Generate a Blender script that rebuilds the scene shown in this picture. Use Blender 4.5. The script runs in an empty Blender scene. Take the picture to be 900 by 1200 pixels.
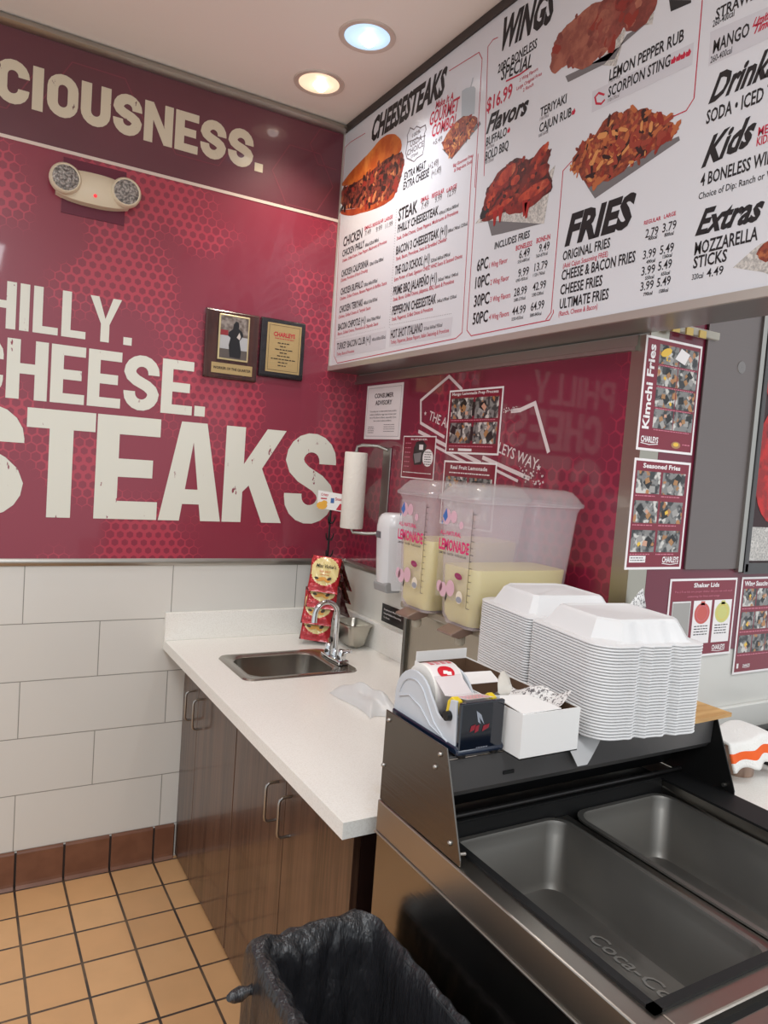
import bpy, bmesh, math, random
from mathutils import Vector, Matrix
from mathutils.geometry import tessellate_polygon
random.seed(7)
SC = bpy.context.scene
COL = SC.collection

# ------------------------------------------------------------------ camera, world, lamps, exposure
def setup_view():
    yaw, pitch, roll = 0.5259, -0.0645, 0.0731
    f = Vector((math.sin(yaw)*math.cos(pitch), math.cos(yaw)*math.cos(pitch), math.sin(pitch)))
    r = f.cross(Vector((0, 0, 1))).normalized(); u = r.cross(f)
    c, s = math.cos(roll), math.sin(roll)
    r2 = c*r + s*u; u2 = -s*r + c*u
    cam = bpy.data.cameras.new('camera'); ob = bpy.data.objects.new('camera', cam); COL.objects.link(ob)
    ob.matrix_world = Matrix(((r2.x, u2.x, -f.x, -1.1204), (r2.y, u2.y, -f.y, -2.7953), (r2.z, u2.z, -f.z, 1.5987), (0, 0, 0, 1)))
    cam.sensor_fit = 'VERTICAL'; cam.sensor_height = 24.0; cam.lens = 861.8/1200*24.0
    cam.clip_start = 0.02
    SC.camera = ob
setup_view()
W = bpy.data.worlds.new('World'); SC.world = W; W.use_nodes = True
W.node_tree.nodes['Background'].inputs[0].default_value = (0.90, 0.96, 1.0, 1)
W.node_tree.nodes['Background'].inputs[1].default_value = 0.78
VS = SC.view_settings
VS.view_transform = 'Standard'; VS.look = 'None'; VS.gamma = 1.0; VS.use_curve_mapping = False
VS.exposure = 0.25
def area_lamp(x, y, sx, sy, watts, col, z=2.90):
    l = bpy.data.lights.new('ceiling_lamp_light', 'AREA'); l.shape = 'RECTANGLE'; l.size = sx; l.size_y = sy
    l.energy = watts; l.color = col
    o = bpy.data.objects.new('ceiling_lamp_light', l); COL.objects.link(o); o.location = (x, y, z)
area_lamp(-1.55, -1.75, 0.55, 0.55, 15, (0.95, 0.98, 1.0))
area_lamp(-1.2, -3.6, 0.6, 1.2, 32, (0.91, 0.96, 1.0))
area_lamp(0.9, -3.0, 0.6, 1.2, 16, (0.90, 0.95, 1.0))
def can_lamp(x, y, watts, col):
    l = bpy.data.lights.new('downlight_light', 'SPOT'); l.energy = watts; l.color = col
    l.spot_size = math.radians(120); l.spot_blend = 0.9; l.shadow_soft_size = 0.045
    o = bpy.data.objects.new('downlight_light', l); COL.objects.link(o); o.location = (x, y, 2.90)
can_lamp(-0.044, -0.252, 15, (1.0, 0.88, 0.72))
can_lamp(-0.042, -0.612, 16, (0.95, 0.97, 1.0))

# ------------------------------------------------------------------ helpers: colour and materials
def lin(c):
    out = []
    for v in c[:3]:
        v /= 255.0
        out.append(v/12.92 if v <= 0.04045 else ((v+0.055)/1.055)**2.4)
    return (*out, 1.0)
MATS = {}
def mat(name, col, rough=0.5, metal=0.0, coat=0.0, alpha=1.0, trans=0.0, emit=None, estr=0.0, spec=0.5, bump=None, vary=None, sheen=0.0, croul=0.05, ior=1.45):
    """bump=(scale xyz, strength); vary=(scale xyz, colour 2, lo, hi)"""
    if name in MATS: return MATS[name]
    m = bpy.data.materials.new(name); m.use_nodes = True; nt = m.node_tree
    b = nt.nodes['Principled BSDF']
    b.inputs['Base Color'].default_value = lin(col); b.inputs['Roughness'].default_value = rough
    b.inputs['Metallic'].default_value = metal; b.inputs['Coat Weight'].default_value = coat
    b.inputs['Coat Roughness'].default_value = croul
    b.inputs['Alpha'].default_value = alpha; b.inputs['Transmission Weight'].default_value = trans
    b.inputs['Specular IOR Level'].default_value = spec; b.inputs['IOR'].default_value = ior
    if sheen: b.inputs['Sheen Weight'].default_value = sheen
    if emit: b.inputs['Emission Color'].default_value = lin(emit); b.inputs['Emission Strength'].default_value = estr
    def noise(scale, detail=3):
        tc = nt.nodes.new('ShaderNodeTexCoord'); mp = nt.nodes.new('ShaderNodeMapping'); n = nt.nodes.new('ShaderNodeTexNoise')
        mp.inputs['Scale'].default_value = scale; n.inputs['Scale'].default_value = 1.0; n.inputs['Detail'].default_value = detail
        nt.links.new(tc.outputs['Object'], mp.inputs[0]); nt.links.new(mp.outputs[0], n.inputs['Vector'])
        return n.outputs['Fac']
    if vary:
        f = noise(vary[0]); r = nt.nodes.new('ShaderNodeMapRange'); r.inputs[1].default_value = vary[2]; r.inputs[2].default_value = vary[3]
        mx = nt.nodes.new('ShaderNodeMix'); mx.data_type = 'RGBA'
        nt.links.new(f, r.inputs[0]); nt.links.new(r.outputs[0], mx.inputs[0])
        mx.inputs[6].default_value = lin(col); mx.inputs[7].default_value = lin(vary[1])
        nt.links.new(mx.outputs[2], b.inputs['Base Color'])
    if bump:
        f = noise(bump[0]); bp = nt.nodes.new('ShaderNodeBump'); bp.inputs['Strength'].default_value = bump[1]; bp.inputs['Distance'].default_value = 0.01
        nt.links.new(f, bp.inputs['Height']); nt.links.new(bp.outputs[0], b.inputs['Normal'])
    MATS[name] = m
    return m
class NT:
    """small helper for hand written node trees"""
    def __init__(s, name, rough=0.4, coat=0.0, croul=0.05):
        s.m = bpy.data.materials.new(name); s.m.use_nodes = True; s.t = s.m.node_tree; s.b = s.t.nodes['Principled BSDF']
        s.b.inputs['Roughness'].default_value = rough; s.b.inputs['Coat Weight'].default_value = coat; s.b.inputs['Coat Roughness'].default_value = croul
        MATS[name] = s.m
    def n(s, typ, **kw):
        o = s.t.nodes.new(typ)
        for k, v in kw.items(): setattr(o, k, v)
        return o
    def l(s, a, b): s.t.links.new(a, b)
    def put(s, sock, v):
        if hasattr(v, 'links') or hasattr(v, 'is_linked'): s.l(v, sock)
        else: sock.default_value = v
    def math(s, op, a, b=0.0, c=0.0):
        o = s.n('ShaderNodeMath', operation=op); s.put(o.inputs[0], a); s.put(o.inputs[1], b); s.put(o.inputs[2], c); return o.outputs[0]
    def mix(s, f, a, b):
        o = s.n('ShaderNodeMix', data_type='RGBA'); s.put(o.inputs[0], f); s.put(o.inputs[6], a); s.put(o.inputs[7], b); return o.outputs[2]
    def rng(s, v, lo, hi, smooth=True, a=0.0, b=1.0):
        o = s.n('ShaderNodeMapRange', interpolation_type='SMOOTHSTEP' if smooth else 'LINEAR'); s.put(o.inputs[0], v)
        o.inputs[1].default_value = lo; o.inputs[2].default_value = hi; o.inputs[3].default_value = a; o.inputs[4].default_value = b; return o.outputs[0]
    def obj(s):
        return s.n('ShaderNodeTexCoord').outputs['Object']
    def xyz(s, v):
        o = s.n('ShaderNodeSeparateXYZ'); s.l(v, o.inputs[0]); return o.outputs
    def vec(s, x, y, z=0.0):
        o = s.n('ShaderNodeCombineXYZ'); s.put(o.inputs[0], x); s.put(o.inputs[1], y); s.put(o.inputs[2], z); return o.outputs[0]
    def noise(s, v, scale, detail=3.0, rough=0.5):
        o = s.n('ShaderNodeTexNoise'); s.l(v, o.inputs['Vector']); o.inputs['Scale'].default_value = scale; o.inputs['Detail'].default_value = detail
        o.inputs['Roughness'].default_value = rough; return o.outputs['Fac']
    def scale(s, v, sc, loc=(0, 0, 0)):
        o = s.n('ShaderNodeMapping'); s.l(v, o.inputs[0]); o.inputs['Scale'].default_value = sc; o.inputs['Location'].default_value = loc; return o.outputs[0]
    def color(s, v): s.l(v, s.b.inputs['Base Color'])
    def bump(s, h, strength, dist=0.004):
        o = s.n('ShaderNodeBump'); o.inputs['Strength'].default_value = strength; o.inputs['Distance'].default_value = dist
        s.l(h, o.inputs['Height']); s.l(o.outputs[0], s.b.inputs['Normal'])

def tile_material(name, plane, w, h, ox, oz, offset, mortar, c1, c2, cm, rough, coat=0.0, speck=0.0):
    k = NT(name, rough, coat)
    x, y, z = k.xyz(k.obj())
    a, b = {'xz': (x, z), 'xy': (x, y), 'yz': (y, z)}[plane]
    v = k.vec(k.math('SUBTRACT', a, ox - 50*w), k.math('SUBTRACT', b, oz - 50*h))
    br = k.n('ShaderNodeTexBrick', offset=offset, offset_frequency=2, squash=1.0)
    k.l(v, br.inputs['Vector']); br.inputs['Scale'].default_value = 1.0
    br.inputs['Color1'].default_value = lin(c1); br.inputs['Color2'].default_value = lin(c2); br.inputs['Mortar'].default_value = lin(cm)
    br.inputs['Mortar Size'].default_value = mortar; br.inputs['Mortar Smooth'].default_value = 0.1; br.inputs['Bias'].default_value = 0.0
    br.inputs['Brick Width'].default_value = w; br.inputs['Row Height'].default_value = h
    col = br.outputs['Color']
    if speck:
        n = k.noise(k.obj(), 9.0, 4)
        col = k.mix(k.math('MULTIPLY', k.rng(n, 0.35, 0.7), speck), col, lin([q*0.86 for q in c1]))
    k.color(col)
    k.bump(k.math('SUBTRACT', 1.0, br.outputs['Fac']), 0.6, 0.003)
    return k.m
def hex_material(name, plane, cell, base, dark, bright, coat=0.55):
    """printed honeycomb of dots that fades in and out in patches"""
    k = NT(name, 0.35, coat, 0.04)
    x, y, z = k.xyz(k.obj()); a = x if plane == 'xz' else y; b = z
    R3 = math.sqrt(3)
    def cellf(off):
        ax = k.math('SUBTRACT', k.math('WRAP', k.math('ADD', k.math('DIVIDE', a, cell), off*0.5), 1.0, 0.0), 0.5)
        bz = k.math('SUBTRACT', k.math('WRAP', k.math('ADD', k.math('DIVIDE', b, cell), off*R3/2), R3, 0.0), R3/2)
        hx = k.math('MAXIMUM', k.math('ABSOLUTE', ax), k.math('ADD', k.math('MULTIPLY', k.math('ABSOLUTE', ax), 0.5), k.math('MULTIPLY', k.math('ABSOLUTE', bz), R3/2)))
        return hx
    d = k.math('MINIMUM', cellf(0), cellf(1))
    v = k.vec(a, b)
    n = k.noise(v, 2.3, 2.0)
    n2 = k.noise(v, 0.9, 1.0)
    size = k.rng(n, 0.40, 0.62, True, 0.56, 0.30)
    net = k.rng(k.math('SUBTRACT', d, size), -0.03, 0.05, True, 0.0, 1.0)
    ground = k.mix(k.rng(n2, 0.35, 0.7), lin(base), lin(dark))
    col = k.mix(net, ground, lin(bright))
    k.color(col)
    return k.m

# ------------------------------------------------------------------ helpers: meshes
class MB:
    def __init__(s): s.v = []; s.f = []; s.mi = []; s.cur = 0
    def m(s, i): s.cur = i; return s
    def add(s, vs, fs):
        o = len(s.v); s.v += [tuple(p) for p in vs]; s.f += [tuple(o+i for i in f) for f in fs]; s.mi += [s.cur]*len(fs); return s
    def box(s, x0, x1, y0, y1, z0, z1):
        x0, x1 = min(x0, x1), max(x0, x1); y0, y1 = min(y0, y1), max(y0, y1); z0, z1 = min(z0, z1), max(z0, z1)
        vs = [(x0, y0, z0), (x1, y0, z0), (x1, y1, z0), (x0, y1, z0), (x0, y0, z1), (x1, y0, z1), (x1, y1, z1), (x0, y1, z1)]
        return s.add(vs, [(3, 2, 1, 0), (4, 5, 6, 7), (0, 1, 5, 4), (1, 2, 6, 5), (2, 3, 7, 6), (3, 0, 4, 7)])
    def prism(s, poly, axis, a0, a1):
        """poly in the two other axes (order x,y,z without axis), extruded along axis"""
        def P(p, a): return {'x': (a, p[0], p[1]), 'y': (p[0], a, p[1]), 'z': (p[0], p[1], a)}[axis]
        n = len(poly); vs = [P(p, a0) for p in poly] + [P(p, a1) for p in poly]
        fs = [(i, (i+1) % n, n+(i+1) % n, n+i) for i in range(n)]
        t = tessellate_polygon([[Vector((p[0], p[1], 0)) for p in poly]])
        fs += [tuple(q) for q in t] + [tuple(n+i for i in reversed(q)) for q in t]
        return s.add(vs, fs)
    def flat(s, pts3):
        """a flat polygon given by 3-D points (any outline)"""
        n = len(pts3)
        if n <= 4: return s.add(pts3, [tuple(range(n))])
        t = tessellate_polygon([[Vector(p) for p in pts3]])
        return s.add(pts3, [tuple(q) for q in t])
    def tube(s, path, r, seg=10, closed=False, caps=True):
        pts = [Vector(p) for p in path]; n = len(pts); rs = r if isinstance(r, (list, tuple)) else [r]*n
        rings = []; up = None
        for i, p in enumerate(pts):
            a = pts[i-1] if (i > 0 or closed) else p; b = pts[(i+1) % n] if (i < n-1 or closed) else p
            t = (b-a).normalized()
            if up is None:
                up = t.orthogonal().normalized()
            up = (up - t*up.dot(t)).normalized(); w = t.cross(up)
            rings.append([p + rs[i]*(math.cos(q)*up + math.sin(q)*w) for q in [2*math.pi*j/seg for j in range(seg)]])
        vs = [v for ring in rings for v in ring]; fs = []
        for i in range(n if closed else n-1):
            for j in range(seg):
                a = i*seg+j; b = i*seg+(j+1) % seg; c = ((i+1) % n)*seg+(j+1) % seg; d = ((i+1) % n)*seg+j
                fs.append((a, b, c, d))
        if caps and not closed:
            fs.append(tuple(reversed(range(seg)))); fs.append(tuple((n-1)*seg+j for j in range(seg)))
        return s.add(vs, fs)
    def lathe(s, prof, c, axis='z', seg=28):
        """prof = list of (radius, height along axis)"""
        vs = []; fs = []; n = len(prof)
        for j in range(seg):
            q = 2*math.pi*j/seg; cs, sn = math.cos(q), math.sin(q)
            for (r, h) in prof:
                vs.append({'z': (c[0]+r*cs, c[1]+r*sn, c[2]+h), 'x': (c[0]+h, c[1]+r*cs, c[2]+r*sn), 'y': (c[0]+r*sn, c[1]+h, c[2]+r*cs)}[axis])
        for j in range(seg):
            for i in range(n-1):
                a = j*n+i; b = ((j+1) % seg)*n+i
                fs.append((a, b, b+1, a+1))
        return s.add(vs, fs)
    def rows(s, rows, closed=True):
        """connect rows of equal length; each row a loop of points"""
        n = len(rows[0]); vs = [p for r in rows for p in r]; fs = []
        for i in range(len(rows)-1):
            for j in range(n if closed else n-1):
                fs.append((i*n+j, i*n+(j+1) % n, (i+1)*n+(j+1) % n, (i+1)*n+j))
        return s.add(vs, fs)
    def build(s, name, mats, parent=None, smooth=None, bevel=None, local=False, subsurf=0, thick=None):
        if not isinstance(mats, (list, tuple)): mats = [mats]
        me = bpy.data.meshes.new(name)
        off = Vector((0, 0, 0))
        if parent is not None and not local:
            p = parent
            while p is not None: off += p.location; p = p.parent
        me.from_pydata([tuple(Vector(v)-off) for v in s.v], [], s.f)
        for m in mats: me.materials.append(m)
        me.polygons.foreach_set('material_index', s.mi)
        bm = bmesh.new(); bm.from_mesh(me)
        if smooth is not None or bevel: bmesh.ops.remove_doubles(bm, verts=bm.verts, dist=1e-6)
        if smooth is not None or bevel or thick: bmesh.ops.recalc_face_normals(bm, faces=bm.faces)
        bm.to_mesh(me); bm.free()
        if smooth is not None:
            me.polygons.foreach_set('use_smooth', [True]*len(me.polygons)); me.set_sharp_from_angle(angle=math.radians(smooth))
        o = bpy.data.objects.new(name, me); COL.objects.link(o)
        if parent is not None: o.parent = parent
        if thick:
            sm = o.modifiers.new('Solidify', 'SOLIDIFY'); sm.thickness = thick; sm.offset = -1
        if bevel:
            bv = o.modifiers.new('Bevel', 'BEVEL'); bv.width = bevel; bv.segments = 2; bv.limit_method = 'ANGLE'; bv.angle_limit = math.radians(40)
        if subsurf:
            ss = o.modifiers.new('Subdivision', 'SUBSURF'); ss.levels = subsurf; ss.render_levels = subsurf
        return o
def tag(o, label, cat, group=None):
    o['label'] = label; o['category'] = cat
    if group: o['group'] = group
    return o
def thing(name, label, cat, loc=(0, 0, 0), group=None, rz=0.0):
    o = bpy.data.objects.new(name, None); COL.objects.link(o); o.location = loc; o.rotation_euler = (0, 0, rz)
    o.empty_display_size = 0.05
    return tag(o, label, cat, group)
def struct(o): o['kind'] = 'structure'; return o

class Frame:
    """a flat drawing frame in the place: origin, right, up and outward vectors"""
    def __init__(s, O, U, V): s.O = Vector(O); s.U = Vector(U).normalized(); s.V = Vector(V).normalized(); s.N = s.U.cross(s.V)
    def p(s, u, v, d=0.0): return s.O + s.U*u + s.V*v + s.N*d
_txt = {}
def text_mesh(body, bold=0.0, res=2):
    key = (body, bold, res)
    if key in _txt: return _txt[key]
    cu = bpy.data.curves.new('t', 'FONT'); cu.body = body; cu.size = 1.0; cu.offset = bold; cu.resolution_u = res; cu.fill_mode = 'FRONT'
    ob = bpy.data.objects.new('t', cu); COL.objects.link(ob)
    bpy.context.view_layer.update()
    dg = bpy.context.evaluated_depsgraph_get()
    me = ob.evaluated_get(dg).to_mesh()
    vs = [(v.co.x, v.co.y) for v in me.vertices]; fs = [tuple(p.vertices) for p in me.polygons]
    ob.evaluated_get(dg).to_mesh_clear()
    bpy.data.objects.remove(ob); bpy.data.curves.remove(cu)
    if vs:
        x0 = min(v[0] for v in vs); x1 = max(v[0] for v in vs)
    else: x0, x1 = 0, 1
    _txt[key] = (vs, fs, x0, max(x1-x0, 1e-4))
    return _txt[key]
CAP = 0.73
def text(mb, fr, body, u, v, w=None, h=0.02, d=0.0006, bold=0.0, shear=0.0, rot=0.0, align='l', rise=0.0):
    """text with cap height h, squeezed to width w, baseline start (u,v)"""
    vs, fs, x0, ww = text_mesh(body, bold)
    sy = h/CAP; sx = (w/ww) if w else sy
    wd = ww*sx; ou = {'l': 0, 'c': -wd/2, 'r': -wd}[align]
    c, s = math.cos(rot), math.sin(rot); out = []
    for (x, y) in vs:
        a = (x-x0)*sx + ou; b = y*sy + a/wd*rise; a += shear*y*sy
        out.append(fr.p(u + a*c - b*s, v + a*s + b*c, d))
    return mb.add(out, fs)
def rect(mb, fr, u0, u1, v0, v1, d=0.0004):
    return mb.add([fr.p(u0, v0, d), fr.p(u1, v0, d), fr.p(u1, v1, d), fr.p(u0, v1, d)], [(0, 1, 2, 3)])
def fpoly(mb, fr, pts, d=0.0004): return mb.flat([fr.p(u, v, d) for u, v in pts])
def fline(mb, fr, pts, w, d=0.0005, closed=False):
    n = len(pts); L = []; R = []
    P = [Vector((a, b)) for a, b in pts]
    for i in range(n):
        a = P[i-1] if (i > 0 or closed) else None; b = P[(i+1) % n] if (i < n-1 or closed) else None
        t1 = (P[i]-a).normalized() if a is not None else None; t2 = (b-P[i]).normalized() if b is not None else None
        t1 = t1 or t2; t2 = t2 or t1
        n1 = Vector((-t1.y, t1.x)); n2 = Vector((-t2.y, t2.x)); nn = n1+n2
        if nn.length < 1e-5: nn = n1.copy()
        nn.normalize(); k = (w/2)/max(0.35, nn.dot(n1))
        L.append(P[i]+nn*k); R.append(P[i]-nn*k)
    for i in range(n if closed else n-1):
        j = (i+1) % n
        mb.add([fr.p(*R[i], d), fr.p(*R[j], d), fr.p(*L[j], d), fr.p(*L[i], d)], [(0, 1, 2, 3)])
    return mb
def disc(mb, fr, u, v, ru, rv=None, d=0.0005, seg=18, rot=0.0):
    rv = rv or ru; c, s = math.cos(rot), math.sin(rot); pts = []
    for i in range(seg):
        q = 2*math.pi*i/seg; a = ru*math.cos(q); b = rv*math.sin(q); pts.append((u+a*c-b*s, v+a*s+b*c))
    return fpoly(mb, fr, pts, d)
def star(mb, fr, u, v, r, d=0.0006):
    c = fr.p(u, v, d); pts = [fr.p(u + (r if i % 2 == 0 else r*0.42)*math.sin(math.pi*i/5), v + (r if i % 2 == 0 else r*0.42)*math.cos(math.pi*i/5), d) for i in range(10)]
    return mb.add([c]+pts, [(0, 1+i, 1+(i+1) % 10) for i in range(10)])
def scribble(mb, fr, u0, u1, v, h, rnd, d=0.0006):
    """a line of print too small to read: short word-long bars"""
    u = u0
    while u < u1 - h:
        w = min(h*rnd.uniform(1.4, 4.2), u1-u); rect(mb, fr, u, u+w, v, v+h*0.8, d); u += w + h*0.7
    return mb

# a heavy condensed sign-painter alphabet for the big wall words, built from strokes
def strip(mb, fr, pts, t, nd, closed=False):
    """a broad stroke laid as short pieces, each a hair above the last so that tight bends do not share a plane"""
    q_ = [pts[0]]
    for p in pts[1:]:
        if math.dist(p, q_[-1]) > t*.06: q_.append(p)
    if closed and math.dist(q_[0], q_[-1]) < t*.06: q_.pop()
    pts = q_; n = len(pts)
    for i in range(n if closed else n-1):
        a, b = Vector(pts[i]), Vector(pts[(i+1) % n]); pv = Vector(pts[i-1]) if (i > 0 or closed) else None; nx = Vector(pts[(i+2) % n]) if (i < n-2 or closed) else None
        dr = (b-a).normalized(); na = Vector((-dr.y, dr.x)); m0 = na; m1 = na
        if pv is not None and (a-pv).length > 1e-6:
            q = (a-pv).normalized(); m0 = (na + Vector((-q.y, q.x))).normalized(); m0 = m0/max(.4, m0.dot(na))
        if nx is not None and (nx-b).length > 1e-6:
            q = (nx-b).normalized(); m1 = (na + Vector((-q.y, q.x))).normalized(); m1 = m1/max(.4, m1.dot(na))
        fpoly(mb, fr, [a-m0*t/2, b-m1*t/2, b+m1*t/2, a+m0*t/2], nd())
def arc(cx, cy, rx, ry, a0, a1, n=9): return [(cx+rx*math.cos(math.radians(a0+(a1-a0)*i/n)), cy+ry*math.sin(math.radians(a0+(a1-a0)*i/n))) for i in range(n+1)]
_dep = [0.0]
def bigglyph(mb, fr, ch, u, v, w, h, t, d=0.0008):
    def nd():
        _dep[0] = (_dep[0] + 6e-6) % 3e-4; return d + _dep[0]
    tv = t*0.86                                                     # horizontal bars a little thinner
    def R(a, b, c, e): rect(mb, fr, u+a, u+b, v+c, v+e, nd())
    def P(*pts): fpoly(mb, fr, [(u+a, v+b) for a, b in pts], nd())
    r = (w-t)/2; cx = w/2
    def ST(pts): strip(mb, fr, [(u+a, v+b) for a, b in pts], t, nd)
    if ch == 'I': R(0, t, 0, h)
    elif ch == 'H': R(0, t, 0, h); R(w-t, w, 0, h); R(t, w-t, h*.43, h*.43+tv)
    elif ch == 'L': R(0, t, 0, h); R(t, w, 0, tv)
    elif ch == 'E': R(0, t, 0, h); R(t, w, 0, tv); R(t, w, h-tv, h); R(t, w*.9, h*.5-tv/2, h*.5+tv/2)
    elif ch == 'T': R((w-t)/2, (w+t)/2, 0, h-tv); R(0, w, h-tv, h)
    elif ch == 'D': R(0, t, 0, h); ST([(t*.8, h-t/2)]+arc(w-t/2-r*.9, h-t/2-r*.9, r*.9, r*.9, 90, 0)+arc(w-t/2-r*.9, t/2+r*.9, r*.9, r*.9, 0, -90)+[(t*.8, t/2)])
    elif ch == 'P': R(0, t, 0, h); ST([(t*.8, h-t/2)]+arc(w-t/2-r*.8, h-t/2-r*.8, r*.8, r*.8, 90, 0)+arc(w-t/2-r*.8, h*.44+r*.8, r*.8, r*.8, 0, -90)+[(t*.8, h*.44)])
    elif ch == 'Y': P((0, h), (t, h), (cx, h*.52), (w-t, h), (w, h), (cx+t/2, h*.40), (cx+t/2, 0), (cx-t/2, 0), (cx-t/2, h*.40))
    elif ch == 'A':
        k = t*1.02; P((0, 0), (k, 0), (cx, h*.80), (w-k, 0), (w, 0), (cx+k*.62, h), (cx-k*.62, h)); R(w*.24, w*.76, h*.17, h*.17+tv*.85)
    elif ch == 'K': R(0, t, 0, h); P((t*.9, h*.30), (t*.9, h*.58), (w-t*1.05, h), (w, h), (t*1.65, h*.46)); P((t*1.1, h*.50), (t*1.9, h*.62), (w, 0), (w-t*1.1, 0))
    elif ch == 'N': R(0, t*.92, 0, h); R(w-t*.92, w, 0, h); P((t*.9, h), (t*.0+.0, h), (w-t*.9, 0), (w, 0))
    elif ch == 'O': ribbon_c = arc(cx, h-t/2-r, r, r, 180, 0)+arc(cx, t/2+r, r, r, 0, -180); strip(mb, fr, [(u+a, v+b) for a, b in ribbon_c], t, nd, True)
    elif ch == 'U': ST([(t/2, h)]+arc(cx, t/2+r, r, r, 180, 360)+[(w-t/2, h)])
    elif ch == 'C': ST([(w-t/2, h*.63)]+arc(cx, h-t/2-r, r, r, 0, 180)+arc(cx, t/2+r, r, r, 180, 360)+[(w-t/2, h*.37)])
    elif ch == 'S':
        y1 = h-t/2-r; y2 = t/2+r; k = y1-y2
        ST([(w-t/2, y1-.03*h)]+arc(cx, y1, r, r, 0, 180)+[(t/2+r*.16, y1-.20*k), (t/2+r*.55, y1-.38*k), (w-t/2-r*.55, y1-.62*k), (w-t/2-r*.16, y1-.80*k)]
           + arc(cx, y2, r, r, 0, -180)+[(t/2, y2+.03*h)])
    elif ch == '.': R(0, t, 0, t*.95)
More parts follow.
